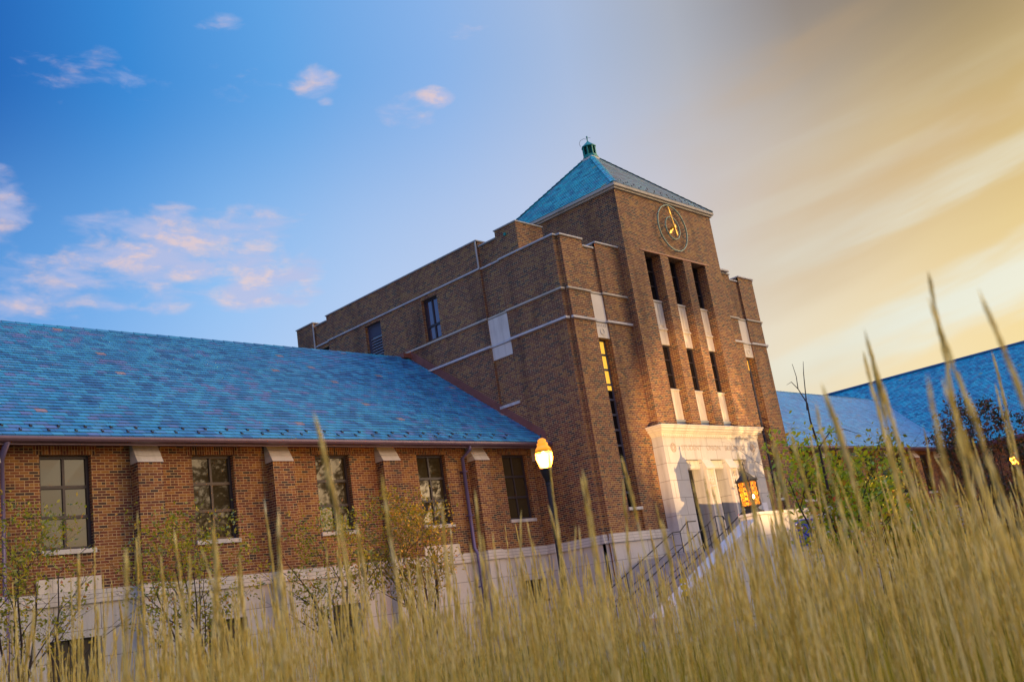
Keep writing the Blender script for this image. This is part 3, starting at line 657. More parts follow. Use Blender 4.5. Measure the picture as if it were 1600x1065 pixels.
q = MB(); q.tube([(AX-.02, AY, 20.1), (AX-.22, AY+.1, 20.12), (AX-.42, AY+.22, 20.0), (AX-.5, AY+.27, 19.8), (AX-.46, AY+.25, 19.6)], .012, 5); q.tube([(AX-.02, AY, 20.16), (AX+.12, AY-.08, 20.2), (AX+.2, AY-.12, 20.17)], .010, 5); obj('lightning_wire', q, 'iron', cu)

obj = obj_
# clock: two open rings of metal strips, gilded hands
CXc, CZc = 6.93, 14.25; q = MB()
def ring(R, th, nseg, gap, y0, y1):
    for k in range(nseg):
        a0 = 2*math.pi*(k+gap/2)/nseg; a1 = 2*math.pi*(k+1-gap/2)/nseg; m_ = 4; vs = []
        for j in range(m_+1):
            a = a0+(a1-a0)*j/m_
            for r_, y_ in ((R-th, y0), (R+th, y0), (R+th, y1), (R-th, y1)): vs.append((CXc+r_*math.sin(a), y_, CZc+r_*math.cos(a)))
        q.add(vs, [(j*4+i, j*4+(i+1) % 4, j*4+4+(i+1) % 4, j*4+4+i) for j in range(m_) for i in range(4)]+[(0, 1, 2, 3), (m_*4+3, m_*4+2, m_*4+1, m_*4)])
ring(.98, .017, 12, .05, TY-.14, TY-.09); ring(.48, .015, 6, .04, TY-.14, TY-.09)
for k in range(12):
    a = 2*math.pi*k/12
    for R in ((.98,) if k % 3 else (.98, .48)): q.box(CXc+R*math.sin(a)-.012, TY-.12, CZc+R*math.cos(a)-.012, CXc+R*math.sin(a)+.012, TY, CZc+R*math.cos(a)+.012)
clk = obj('clock', q, 'ringmetal', T)
def hand(ang, prof, tail, y):
    q = MB(); c, s_ = math.cos(ang), math.sin(ang)
    pts = [(-w_, l) for l, w_ in prof]+[(w_, l) for l, w_ in reversed(prof)]
    vs = [(CXc+c*a+s_*l, yy, CZc-s_*a+c*l) for yy in (y, y+.025) for a, l in pts]; n_ = len(pts)
    q.add(vs, [tuple(range(n_)), tuple(range(2*n_-1, n_-1, -1))]+[(i, i+n_, (i+1) % n_+n_, (i+1) % n_) for i in range(n_)]); return q
obj('minute_hand', hand(rad(-14), [(-.36, .01), (-.28, .035), (-.14, .03), (-.08, .015), (0, .04), (.08, .015), (.5, .011), (.58, .036), (.7, .026), (.9, .005)], 0, TY-.24), 'gold', clk)
obj('hour_hand', hand(rad(-128), [(-.18, .03), (-.1, .045), (0, .05), (.1, .028), (.3, .028), (.38, .07), (.46, .04), (.52, .008)], 0, TY-.20), 'gold', clk)
q = MB(); q.tube([(CXc, TY, CZc), (CXc, TY-.26, CZc)], .05, 12); obj('clock_hub', q, 'gold', clk)

# limestone entrance front
PX0, PX1, PY = 3.46, 10.02, -.47; LZ = 1.5
DO = [(4.69+1.58*k, 4.69+1.58*k+1.01) for k in range(3)]; DT = 4.83
q = MB(); q.wall('y', PY, PX0, PX1, GZ, 5.70, [(a, b_, LZ, DT, .56) for a, b_ in DO])
q.quad((PX0, PY, GZ), (PX0, .02, GZ), (PX0, .02, 5.7), (PX0, PY, 5.7)); q.quad((PX1, PY, GZ), (PX1, .02, GZ), (PX1, .02, 5.7), (PX1, PY, 5.7))
q.quad((PX0, PY, 5.7), (PX1, PY, 5.7), (PX1, .0, 5.7), (PX0, .0, 5.7))
port = obj('entrance_front', q, 'stone', T)
q = MB(); q.prism([(PX0-.02, 5.70), (PX1+.02, 5.70), (PX1+.02, 5.74), (PX0-.02, 5.74)], 'y', PY-.03, .03)
steps = [(.05, 5.80), (.10, 5.86), (.16, 5.95), (.22, 6.03), (.25, 6.08)]
z = 5.74
for d, z1 in steps: q.box(PX0-d, PY-d, z, PX1+d, .03, z1); z = z1
obj('entrance_cornice', q, 'trim', port, bevel=.008)
q = MB()
for k in range(52):
    x = PX0+.05+k*.125; q.box(x, PY-.075, 5.66, x+.07, PY-.001, 5.735)
obj('dentil_course', q, 'trim', port)
for a, b_ in DO:
    q = MB(); q.box(a, PY+.50, LZ, b_, PY+.56, DT)
    d = obj('entrance_door', q, 'door', port)
    q = MB(); q.box(a+.08, PY+.485, LZ+.3, a+.46, PY+.499, LZ+2.2); q.box(a+.55, PY+.485, LZ+.3, b_-.08, PY+.499, LZ+2.2); q.box(a+.08, PY+.485, LZ+2.35, b_-.08, PY+.499, DT-.35); obj('glass', q, 'glass_dark', d)
    q = MB(); q.box(a+.02, PY+.12, DT-.25, b_-.02, PY+.42, DT-.02); q.tube([(a+.02, PY+.2, DT-.25), (b_-.02, PY+.2, DT-.25)], .10, 14); obj('scroll_block', q, 'trim', port)
# piers between the doors: corbel, recessed fluted panel, grille and ledge
for a, b_ in ((DO[0][1], DO[1][0]), (DO[1][1], DO[2][0])):
    q = MB(); q.prism([(PY-.002, DT), (PY-.16, 4.52), (PY-.16, 4.46), (PY-.002, 4.46)], 'x', a+.0, b_-.0)
    obj('corbel', q, 'trim', port, bevel=.006)
    q = MB(); q.box(a, PY-.13, LZ, a+.09, PY-.002, 4.46); q.box(b_-.09, PY-.13, LZ, b_, PY-.002, 4.46)
    q.box(a+.09, PY-.10, 3.80, b_-.09, PY-.002, 3.86); q.box(a+.09, PY-.085, 4.0, b_-.09, PY-.002, 4.03); q.box(a+.09, PY-.085, 4.10, b_-.09, PY-.002, 4.14)
    for k in range(3): q.box(a+.13+.12*k, PY-.09, 3.92, a+.18+.12*k, PY-.002, 4.2)
    obj('pilaster', q, 'trim', port, bevel=.006)
# inscription
def text(s_, x0, x1, zc, size, y):
    c = bpy.data.curves.new('inscription', 'FONT'); c.body = s_; c.size = size; c.extrude = .004; c.align_x = 'LEFT'
    t = bpy.data.objects.new('inscription', c); COL.objects.link(t); bpy.context.view_layer.update()
    me = bpy.data.meshes.new_from_object(t.evaluated_get(bpy.context.evaluated_depsgraph_get())); bpy.data.objects.remove(t); bpy.data.curves.remove(c)
    vs = [v.co.copy() for v in me.vertices]; w0, w1 = min(v.x for v in vs), max(v.x for v in vs); h0, h1 = min(v.y for v in vs), max(v.y for v in vs)
    off = world_loc(port)
    for v in me.vertices:
        v.co = Vector((x0+(v.co.x-w0)/(w1-w0)*(x1-x0), y-v.co.z, zc+((v.co.y-h0)/(h1-h0)-.5)*size*.72))-off
    me.materials.append(M['inscription']); o = bpy.data.objects.new('inscription', me); COL.objects.link(o); o.parent = port
text('STUDENT', 4.56, 5.86, 5.27, .27, PY-.001); text('UNION', 6.22, 7.14, 5.27, .27, PY-.001); text('BUILDING', 7.48, 8.86, 5.27, .27, PY-.001)
for cx_ in (4.04, 9.5):
    q = MB()
    for r0, r1 in ((.17, .14), (.09, .06)):
        q.add([(cx_+r*math.cos(t), y, 5.27+r*math.sin(t)) for r, y in ((r0, PY+.001), (r0, PY-.012), (r1, PY-.012), (r1, PY+.001)) for t in [2*math.pi*j/20 for j in range(20)]], [(i*20+j, i*20+(j+1) % 20, (i+1)*20+(j+1) % 20, (i+1)*20+j) for i in range(3) for j in range(20)])
    for k in range(6): a = k*math.pi/3; q.box(cx_+.11*math.cos(a)-.02, PY-.01, 5.27+.11*math.sin(a)-.02, cx_+.11*math.cos(a)+.02, PY+.001, 5.27+.11*math.sin(a)+.02)
    obj('rosette', q, 'inscription', port)

# ------------------------------------------------------------------ side wings
YW, YE, ZE = 2.31, 1.78, 5.90; YR, ZR = 8.51, 10.82
WZ0, WZ1 = 3.42, 5.59
def wing(name, label, x0, x1, wins, butts, bumps, areas, guards, slate='slate_x'):
    R = thing(name, label, 'building', ((x0+x1)/2, YW, GZ))
    q = MB(); holes = [(a, a+1.18, WZ0, WZ1, .24) for a in wins]
    q.wall('y', YW, x0, x1, ZBASE-.02, ZE+.1, holes)
    q.wall('y', 14.7, x0, x1, GZ, ZE)
    for xe in (x0, x1): q.add([(xe, YW, GZ), (xe, 14.7, GZ), (xe, 14.7, ZE), (xe, YR, ZR-.1), (xe, YW, ZE)], [(0, 1, 2, 3, 4)])
    obj('brick_wall', q, 'brick', R)
    q = MB(); q.wall('y', YW-.05, x0, x1, GZ, 2.18, areas)
    obj('base', q, 'stone', R)
    q = MB()
    for k in range(3): q.box(x0, YW-.05-(.05-.02*k), 2.18+.1*k, x1, YW+.02, 2.28+.1*k)
    obj('base_band', q, 'band', R)
    for a, b_ in bumps:
        q = MB(); q.box(a, YW-.04, 2.482, b_, YW+.01, 2.79); obj('apron_panel', q, 'trim', R)
    for a, b_, z0, z1, dd in areas:
        q = MB(); q.box(a, YW-.05+dd-.02, z0, b_, YW-.05+dd, z1); q.box(a, YW+dd-.1, z0, a+.06, YW-.07+dd, z1); q.box(b_-.06, YW+dd-.1, z0, b_, YW-.07+dd, z1); q.box((a+b_)/2-.03, YW+dd-.1, z0, (a+b_)/2+.03, YW-.07+dd, z1); q.box(a-.02, YW-.09, z0-.07, b_+.02, YW+.05, z0-.001)
        obj('basement_window', q, 'door', R)
    for a in wins:
        dz = (WZ1-WZ0)
        grid_window('window', R, 'y', YW+.17, a, a+1.18, WZ0, WZ1, 2, [WZ0+dz*.345, WZ0+dz*.665], 1, out=.07, mull=.06, trans=.075, sill=(.11, .05))
        q = MB(); q.box(a-.14, YW-.004, WZ1+.002, a+1.32, YW+.01, WZ1+.205); obj('soldier_course', q, 'soldier', R)
    for a in butts:
        b_ = a+.64; q = MB(); y0 = 1.96
        q.box(a, y0, ZBASE-.02, b_, YW-.001, 5.34); o = obj('buttress', q, 'brick', R)
        q = MB(); pr_ = [(y0-.03, 5.34), (YW-.002, 5.34), (YW-.002, 5.84), (YW-.06, 5.84)]
        for k in range(3):
            t0, t1 = k/3, (k+1)/3; ya = y0-.03+(YW-.06-y0)*t0; yb_ = y0-.03+(YW-.06-y0)*t1
            q.prism([(ya-.004*(2-k), 5.34+.5*t0+.008*(k > 0)), (YW-.002, 5.34+.5*t0+.008*(k > 0)), (YW-.002, 5.34+.5*t1), (yb_, 5.34+.5*t1)], 'x', a-.012, b_+.012)
        obj('buttress_cap', q, 'sill', o)
        q = MB(); q.box(a-.04, y0-.05, GZ, b_+.04, YW-.06, 2.18); obj('buttress_base', q, 'stone', o)
        q = MB()
        for k in range(3): q.box(a-.08+.03*k, y0-.1+.03*k, 2.18+.1*k, b_+.08-.03*k, YW-.03, 2.28+.1*k)
        obj('buttress_band', q, 'band', o)
    n_ = 42
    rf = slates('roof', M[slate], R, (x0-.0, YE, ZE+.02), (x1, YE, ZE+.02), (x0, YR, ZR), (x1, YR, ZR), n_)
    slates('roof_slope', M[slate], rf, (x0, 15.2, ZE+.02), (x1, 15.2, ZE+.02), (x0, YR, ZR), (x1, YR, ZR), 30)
    q = MB(); k = x0
    while k < x1-.01:
        e_ = min(k+.4, x1); q.add([(k, YR-.17, ZR-.10), (k, YR, ZR+.05), (k, YR+.17, ZR-.10), (e_, YR-.17, ZR-.115), (e_, YR, ZR+.035), (e_, YR+.17, ZR-.115)], [(0, 1, 4, 3), (1, 2, 5, 4), (0, 2, 1)]); q.a += [99.+k]*3; k += .4
    obj('ridge', q, 'slate_y', rf)
    q = MB(); pts = [(YE-.11, ZE-.02), (YE-.115, ZE-.07), (YE-.09, ZE-.12), (YE-.02, ZE-.145), (YE+.03, ZE-.12), (YE+.03, ZE+.0), (YE-.08, ZE+.0)]
    q.prism(pts, 'x', x0, x1); q.box(x0, YE+.03, ZE-.1, x1, YW, ZE-.02); q.box(x0, YE+.04, ZE-.18, x1, YE+.1, ZE-.1); obj('gutter', q, 'gutter', R)
    sl = Vector((0, YR-YE, ZR-ZE)).normalized()
    if guards:
        for row in range(2):
            k = x0+.2+.3*row
            while k < x1-1.5+row*.1 and True:
                t = .22+.24*row; px_, py_, pz_ = k, YE+sl.y*t, ZE+.02+sl.z*t
                if px_ > -18.6:
                    q = MB(); q.box(px_-.028, py_-.03, pz_+.0, px_+.028, py_+.02, pz_+.045); q.box(px_-.006, py_+.02, pz_, px_+.006, py_+.11, pz_+.085); obj('snow_guard', q, 'guard', rf)
                k += .62
    return R
wx = [-16.99+3.76*k for k in range(-2, 5)]; bxs = [-14.84+3.76*k for k in range(-3, 4)]
LW = wing('left_wing', 'long low brick wing with buttresses under a blue slate roof, left of the clock tower', -29.5, -.002, wx, bxs+[-.45],
          [(-17.14, -15.7), (-5.86, -4.42)], [(wx[2]+.03, wx[2]+1.24, -.1, 1.45, .3), (wx[3]+.08, wx[3]+1.2, -.1, 1.45, .3), (wx[4]+.1, wx[4]+1.0, -.1, 1.43, .3), (-1.85, -.7, .76, 1.42, .3)], True)
LW.name = 'brick_wing'
q = MB(); q.tube([(-3.88, YE, ZE-.1), (-3.88, YE+.02, ZE-.25), (-3.88, YW-.12, ZE-.45), (-3.88, YW-.12, 2.6), (-3.86, YW-.22, 2.4), (-3.86, YW-.22, -.4)], .055, 10)
for z in (5.0, 3.6, 1.4): q.box(-3.95, YW-.2, z, -3.81, YW-.0, z+.04)
obj('downspout', q, 'pipe', LW, smooth=True)
q = MB(); q.tube([(-17.86, YE, ZE-.1), (-17.86, YW-.12, ZE-.45), (-17.86, YW-.12, 2.6), (-17.86, YW-.22, 2.4), (-17.86, YW-.22, -.4)], .07, 10); obj('downspout', q, 'pipe', LW, smooth=True)
# copper flashing where the slope meets the tower block
q = MB(); s0 = Vector((0, YE+.1, ZE+.12)); s1 = Vector((0, YR, ZR+.08)); vs = []
nst = 22
for k in range(nst+1):
    p = s0.lerp(s1, k/nst); vs += [(-.03, p.y, p.z-.05), (-.03, p.y, p.z+.30)]
q.add(vs, [(2*k, 2*k+2, 2*k+3, 2*k+1) for k in range(nst)])
vs = []
for k in range(nst+1):
    p = s0.lerp(s1, k/nst); vs += [(-.03, p.y, p.z+.30), (-.001, p.y, p.z+.31)]
q.add(vs, [(2*k, 2*k+2, 2*k+3, 2*k+1) for k in range(nst)])
q.box(-.42, YR-.22, ZR-.05, -.005, YR+.15, ZR+.14)
obj('flashing', q, 'copper', LW)
wx2 = [BX+.78+3.76*k for k in range(0, 6)]; bx2 = [BX+2.9+3.76*k for k in range(0, 6)]
RW = wing('right_wing', 'long low brick wing with a slate roof tinted with reflected sky, right of the clock tower', BX+.002, 44.3, wx2, bx2, [], [(wx2[0]+.1, wx2[0]+1.2, -.1, 1.45, .3)], False, 'slate_right')
RW.name = 'brick_wing.001'
# far wing running towards the camera on the right
CW = thing('brick_wing', 'far brick wing with a deep blue slate roof at the right edge of the view', 'building', (47, -5, GZ))
q = MB(); q.wall('x', 37.6, -52, 2.2, GZ, 5.8, [(y, y+1.18, 3.42, 5.4, .2) for y in (-2.2, -5.9, -9.7, -13.5, -17)]); q.wall('x', 56.4, -52, 16, GZ, 5.8); q.add([(37.6, -52, GZ), (56.4, -52, GZ), (56.4, -52, 5.8), (47, -52, 12.4), (37.6, -52, 5.8)], [(0, 1, 2, 3, 4)]); q.add([(37.6, 16, GZ), (56.4, 16, GZ), (56.4, 16, 5.8), (47, 16, 12.4), (37.6, 16, 5.8)], [(0, 1, 2, 3, 4)])
obj('brick_wall', q, 'brick', CW)
for y in (-2.2, -5.9, -9.7): grid_window('window', CW, 'x', 37.7, y, y+1.18, 3.42, 5.4, 2, 3, 1)
rf = slates('roof', M['slate_far'], CW, (37.0, -52.5, 5.85), (37.0, 16.5, 5.85), (47, -52.5, 12.62), (47, 16.5, 12.62), 62)
slates('roof_slope', M['slate_far'], rf, (57, -52.5, 5.85), (57, 16.5, 5.85), (47, -52.5, 12.62), (47, 16.5, 12.62), 40)
q = MB(); q.box(46.85, -52.5, 12.6, 47.15, 16.5, 12.72); q.a += [3.]*6; obj('ridge', q, 'slate_x', rf)
q = MB(); q.box(36.88, -52.5, 5.68, 37.06, 16.5, 5.86); q.box(37.0, -52, 5.6, 37.6, 2.2, 5.7); obj('gutter', q, 'gutter', CW)

# ------------------------------------------------------------------ entrance stair
ST = thing('entrance_stair', 'stone landing and two flights of steps with black handrails before the clock tower entrance', 'stairs', (6.8, -2.4, GZ))
q = MB(); q.box(1.2, -4.35, GZ, BX-1.2, -.13, LZ); q.box(PX0+.3, PY+.002, LZ-.02, PX1-.3, PY+.5, LZ-.001); obj('landing', q, 'step', ST)
NS = 13
for flip in (0, 1):
    q = MB(); rise = (LZ-GZ)/(NS+1)
    for k in range(NS):
        x1_ = 1.198-.38*k; x0_ = 1.198-.38*(k+1); z = LZ-rise*(k+1)
        a, b_ = (x0_, x1_) if not flip else mir(x0_, x1_)
        q.box(a, -4.35, GZ, b_, -.13, z)
    obj('flight', q, 'step', ST, bevel=.01)
    q = MB(); pts = [(1.5, 2.12), (-4.2, -.22), (-4.2, GZ), (1.5, GZ)]
    if flip: pts = [(BX-x, z) for x, z in pts]
    q.prism(pts, 'y', -4.80, -4.40); obj('cheek_wall', q, 'stone', ST)
    pts = [(1.5, 2.26), (-4.35, -.14), (-4.3, -.30), (1.5, 2.12)]
    if flip: pts = [(BX-x, z) for x, z in pts]
    q = MB(); q.prism(pts, 'y', -4.86, -4.34); obj('cheek_coping', q, 'sill', ST, bevel=.01)
    a, b_ = (1.2, 1.8) if not flip else mir(1.2, 1.8)
    q = MB(); q.box(a, -4.9, GZ, b_, -4.3, 2.22); q.box(a-.04, -4.94, 2.22, b_+.04, -4.26, 2.32); obj('lantern_pedestal', q, 'stone', ST, bevel=.015)
q = MB(); q.box(1.9, -4.75, GZ, BX-1.9, -4.45, 2.2); q.box(1.95, -4.80, 2.2, BX-1.95, -4.40, 2.33); obj('parapet', q, 'stone', ST, bevel=.01)
rails = [(-2.0, [(2.25, 2.47), (1.75, 2.47), (1.25, 2.18), (.82, 2.17), (-1.9, 1.09), (-3.7, .38), (-4.0, .36)]),
         (-3.08, [(2.3, 2.33), (2.2, 2.45), (1.75, 2.47), (1.25, 2.24), (-.6, 1.53), (-2.3, .85), (-3.7, .30), (-4.0, .28)]),
         (-4.2, [(2.1, 2.30), (1.9, 2.44), (1.6, 2.44), (1.3, 2.30), (.6, 2.0), (-3.7, .32)])]
for y, pts in rails:
    q = MB(); q.tube([(x, y, z) for x, z in pts], .019, 8)
    for x, z in pts[1:]:
        zb = LZ if x > 1.2 else max(GZ, LZ-(1.2-x)*.40)
        q.tube([(x, y, z), (x, y, zb)], .014, 6)
    # lower rail
    q.tube([(x, y, z-.42) for x, z in pts[2:]], .013, 6)
    obj('handrail', q, 'iron', ST, smooth=True)
q = MB(); q.tube([(BX-x, -2.0, z) for x, z in rails[0][1]], .024, 8); obj('handrail', q, 'iron', ST)

# banner and notice
q = MB(); nx_, nz_ = 14, 8; bx0, bx1, bz0, bz1, by = 3.35, 5.0, 1.15, 1.98, -4.80; vs = []
for dy in (0, .012):
    for j in range(nz_+1):
        for i in range(nx_+1): vs.append((bx0+(bx1-bx0)*i/nx_, by-.02+.012*math.sin(i*1.1+j*.3)-dy, bz0+(bz1-bz0)*j/nz_))
n1_ = (nx_+1)*(nz_+1)
fs = [(k+j*(nx_+1)+i, k+j*(nx_+1)+i+1, k+(j+1)*(nx_+1)+i+1, k+(j+1)*(nx_+1)+i) for k in (0, n1_) for j in range(nz_) for i in range(nx_)]
q.add(vs, fs); BN = obj('banner', q, 'blue_cloth'); tag(BN, 'blue cloth banner with white marks hung on the entrance parapet behind the grass', 'banner')
q = MB()
for x, z, w_, h_ in ((3.5, 1.8, .35, .06), (3.62, 1.68, .3, .05), (4.55, 1.78, .1, .12), (4.68, 1.7, .12, .1), (4.5, 1.62, .28, .05), (4.2, 1.32, .4, .05), (4.3, 1.24, .2, .04)): q.box(x, by-.062, z, x+w_, by-.052, z+h_)
obj('white_marks', q, 'white_cloth', BN)
q = MB(); q.box(9.35, PY-.02, 2.62, 9.72, PY-.003, 3.10); tag(obj('notice_sheet', q, 'white_cloth'), 'small white notice sheet fixed to the limestone right of the entrance doors', 'notice')
q = MB(); q.box(-7.76, -8.02, GZ, -7.70, -7.98, .32); q.box(-7.77, -8.05, .02, -7.69, -7.95, .10); mk = thing('marker_post', 'short post with yellow reflective bands standing in the grass before the stair', 'marker post', (-7.72, -8, GZ))
obj('post', MB().box(-7.75, -8.025, GZ, -7.69, -7.975, .36), 'iron', mk)
for z0_, z1_ in ((.36, .46), (.50, .60), (.64, .74)):
    obj('yellow_band', MB().box(-7.78, -8.045, z0_, -7.66, -7.955, z1_), 'yellow', mk)
obj('post_top', MB().box(-7.74, -8.02, .36, -7.70, -7.98, .64), 'iron', mk)

# ------------------------------------------------------------------ lamps
def street_lamp(x, y, label, group):
    R = thing('street_lamp', label, 'street lamp', (x, y, GZ), group)
    q = MB(); q.lathe(x, y, [(.20, GZ), (.20, GZ+.08), (.17, GZ+.12), (.16, GZ+.45), (.11, GZ+.55), (.08, GZ+.75), (.062, 3.3), (.075, 3.32), (.075, 3.38), (.06, 3.40)], 12); obj('pole', q, 'polemetal', R)
    q = MB(); q.lathe(x, y, [(.07, 3.38), (.075, 3.46), (.11, 3.52), (.13, 3.60), (.145, 3.68), (.16, 3.71), (.15, 3.73)], 20); obj('fitter', q, 'iron', R, smooth=True)
    q = MB(); q.lathe(x, y, [(.11, 3.73), (.15, 3.80), (.185, 3.90), (.198, 3.98), (.202, 4.06), (.198, 4.11)], 24); obj('globe', q, 'globe', R, smooth=True)
    q = MB(); q.lathe(x, y, [(.202, 4.11), (.208, 4.125), (.208, 4.145), (.198, 4.155)], 24); obj('band', q, 'gold', R)
    q = MB(); q.lathe(x, y, [(.198, 4.155), (.18, 4.21), (.14, 4.26), (.13, 4.29), (.135, 4.33), (.10, 4.36), (.105, 4.41), (.075, 4.44), (.03, 4.46)], 24); obj('cap', q, 'globe_top', R, smooth=True)
    q = MB(); q.lathe(x, y, [(.02, 4.455), (.03, 4.48), (.015, 4.50), (.022, 4.53), (.004, 4.56)], 10); obj('finial', q, 'iron', R)
    l = bpy.data.lights.new('lamp_light', 'POINT'); l.energy = 1500; l.color = (1, .62, .2); l.shadow_soft_size = .07
    lo = bpy.data.objects.new('lamp_light', l); COL.objects.link(lo); lo.location = (0, 0, 3.98-GZ); lo.parent = R
    return R
L1 = street_lamp(-8.13, -5.0, 'lit acorn globe lamp on a dark post in front of the left wing\'s last window', 'lit acorn globe street lamps')
dup(L1, (29.0, -4.0, GZ), 'far small lit acorn globe lamp at the right edge under the far roof eave', 'lit acorn globe street lamps')

def lantern(x, y, label, group):
    z0 = 2.32; R = thing('lantern', label, 'lantern', (x, y, z0), group)
    q = MB(); q.box(x-.26, y-.26, z0, x+.26, y+.26, z0+.05); q.lathe(x, y, [(.30, z0+.05), (.22, z0+.12), (.20, z0+.16), (.27, z0+.2), (.27, z0+.22)], 4, rad(45)); obj('lantern_base', q, 'iron', R)
    q = MB(); h = .21; zb, zt = z0+.22, z0+.98
    q.box(x-h+.02, y-h+.02, zb, x+h-.02, y+h-.02, zt); gl = obj('amber_glass', q, 'amber', R)
    q = MB()
    for sx in (-1, 1):
        for sy in (-1, 1): q.box(x+sx*h-.018, y+sy*h-.018, zb, x+sx*h+.018, y+sy*h+.018, zt)
    rows = 5
    for ax in (0, 1):
        for s_ in (-1, 1):
            def P(u, z, d=.0): return (x+u, y+s_*(h-.015+d), z) if ax == 0 else (x+s_*(h-.015+d), y+u, z)
            q.tube([P(0, zb), P(0, zt)], .012, 4)
            for k in range(rows+1): z = zb+(zt-zb)*k/rows; q.tube([P(-h, z), P(h, z)], .012 if 0 < k < rows else .022, 4)
            for k in range(rows):
                for c_ in (-1, 0):
                    u0_ = c_*h; u1_ = u0_+h; za = zb+(zt-zb)*k/rows; zb_ = za+(zt-zb)/rows
                    q.tube([P(u0_, za), P(u1_, zb_)], .010, 3, False); q.tube([P(u1_, za), P(u0_, zb_)], .010, 3, False)
                    cu_, cz_ = (u0_+u1_)/2, (za+zb_)/2; q.tube([P(cu_+.05*math.cos(t), cz_+.05*math.sin(t)) for t in [2*math.pi*j/8 for j in range(9)]], .010, 3, False)
    obj('lattice', q, 'iron', R)
    q = MB(); q.lathe(x, y, [(.36, zt), (.37, zt+.03), (.30, zt+.06), (.22, zt+.14), (.13, zt+.24), (.06, zt+.30), (.03, zt+.34), (.045, zt+.37), (.02, zt+.40), (.015, zt+.50), (.035, zt+.53), (.005, zt+.6)], 4, rad(45))
    for sx in (-1, 1):
        for sy in (-1, 1): q.lathe(x+sx*.23, y+sy*.23, [(.03, zt), (.03, zt+.05), (.005, zt+.14)], 4)
    obj('lantern_roof', q, 'iron', R)
    bdir = Vector((CAM.x-x, CAM.y-y, 0)).normalized()
    q = MB(); q.lathe(x-.12, y-h+.005, [(.005, z0+.42), (.03, z0+.44), (.042, z0+.48), (.03, z0+.52), (.005, z0+.54)], 10); obj('bulb', q, 'bulb', R, smooth=True)
    l = bpy.data.lights.new('lantern_light', 'POINT'); l.energy = 90; l.color = (1, .6, .2); l.shadow_soft_size = .04
    lo = bpy.data.objects.new('lantern_light', l); COL.objects.link(lo); lo.location = (0, 0, .5); lo.parent = R
    return R
LN = lantern(1.5, -4.6, 'iron lantern with amber lattice glass on the near pedestal, left end of the entrance parapet', 'iron lanterns on the stair pedestals')
dup(LN, (BX-1.5, -4.6, 2.32), 'iron lantern with amber glass on the far pedestal behind the leafy tree', 'iron lanterns on the stair pedestals')

# ground floodlights that light the entrance from below
def flood(x, y, tgt, label, k_=1.):
    R = thing('floodlight', label, 'floodlight', (x, y, GZ), 'floodlights aimed at the entrance')
    q = MB(); q.tube([(x, y, GZ), (x, y, .2)], .03, 8); obj('stake', q, 'grate', R)
    d = (Vector(tgt)-Vector((x, y, .35))).normalized()
    q = MB(); c = Vector((x, y, .32)); q.tube([c-d*.12, c-d*.1, c+d*.08, c+d*.1], [.04, .10, .14, .14], 14); obj('housing', q, 'grate', R)
    l = bpy.data.lights.new('flood_light', 'SPOT'); l.energy = 17000*k_; l.color = (1, .58, .24); l.spot_size = rad(25); l.spot_blend = .6; l.shadow_soft_size = .03
    lo = bpy.data.objects.new('flood_light', l); COL.objects.link(lo); lo.rotation_euler = (-d).to_track_quat('Z', 'Y').to_euler(); lo.location = tuple(c+d*.12-Vector(R.location)); lo.parent = R
flood(-5.85, -15.0, (6.6, -.4, 6.1), 'small floodlight on a stake in the grass left of the stair', 1.6)
flood(19.4, -15.0, (6.9, -.4, 6.1), 'small floodlight on a stake in the grass right of the stair', 1.5)

# ------------------------------------------------------------------ trees and shrubs
def leaf_cloud(pts, rng, size, n, spread):
    pts = np.array(pts); idx = rng.integers(0, len(pts), n); c = pts[idx]+rng.normal(0, spread, (n, 3))
    d = rng.normal(0, 1, (n, 3)); d /= np.linalg.norm(d, axis=1)[:, None]; e = rng.normal(0, 1, (n, 3)); e -= d*(e*d).sum(1)[:, None]; e /= np.linalg.norm(e, axis=1)[:, None]
    s = size*rng.uniform(.55, 1.35, (n, 1)); nr = np.cross(d, e)
    v = np.stack([c-d*s, c+e*s*.5+nr*s*.12, c+d*s, c-e*s*.5+nr*s*.12], 1).reshape(-1, 3)
    return v
def np_mesh(name, v, quads, m, parent=None):
    off = np.array(world_loc(parent)) if parent else np.zeros(3); v = v-off
    me = bpy.data.meshes.new(name); me.vertices.add(len(v)); me.vertices.foreach_set('co', v.astype(np.float32).ravel())
    me.loops.add(quads.size); me.loops.foreach_set('vertex_index', quads.astype(np.int32).ravel()); me.polygons.add(len(quads))
    me.polygons.foreach_set('loop_start', np.arange(0, quads.size, 4, dtype=np.int32)); me.polygons.foreach_set('loop_total', np.full(len(quads), 4, dtype=np.int32))
    me.update(calc_edges=True); me.validate(); me.materials.append(M[m]); o = bpy.data.objects.new(name, me); COL.objects.link(o); o.parent = parent; return o
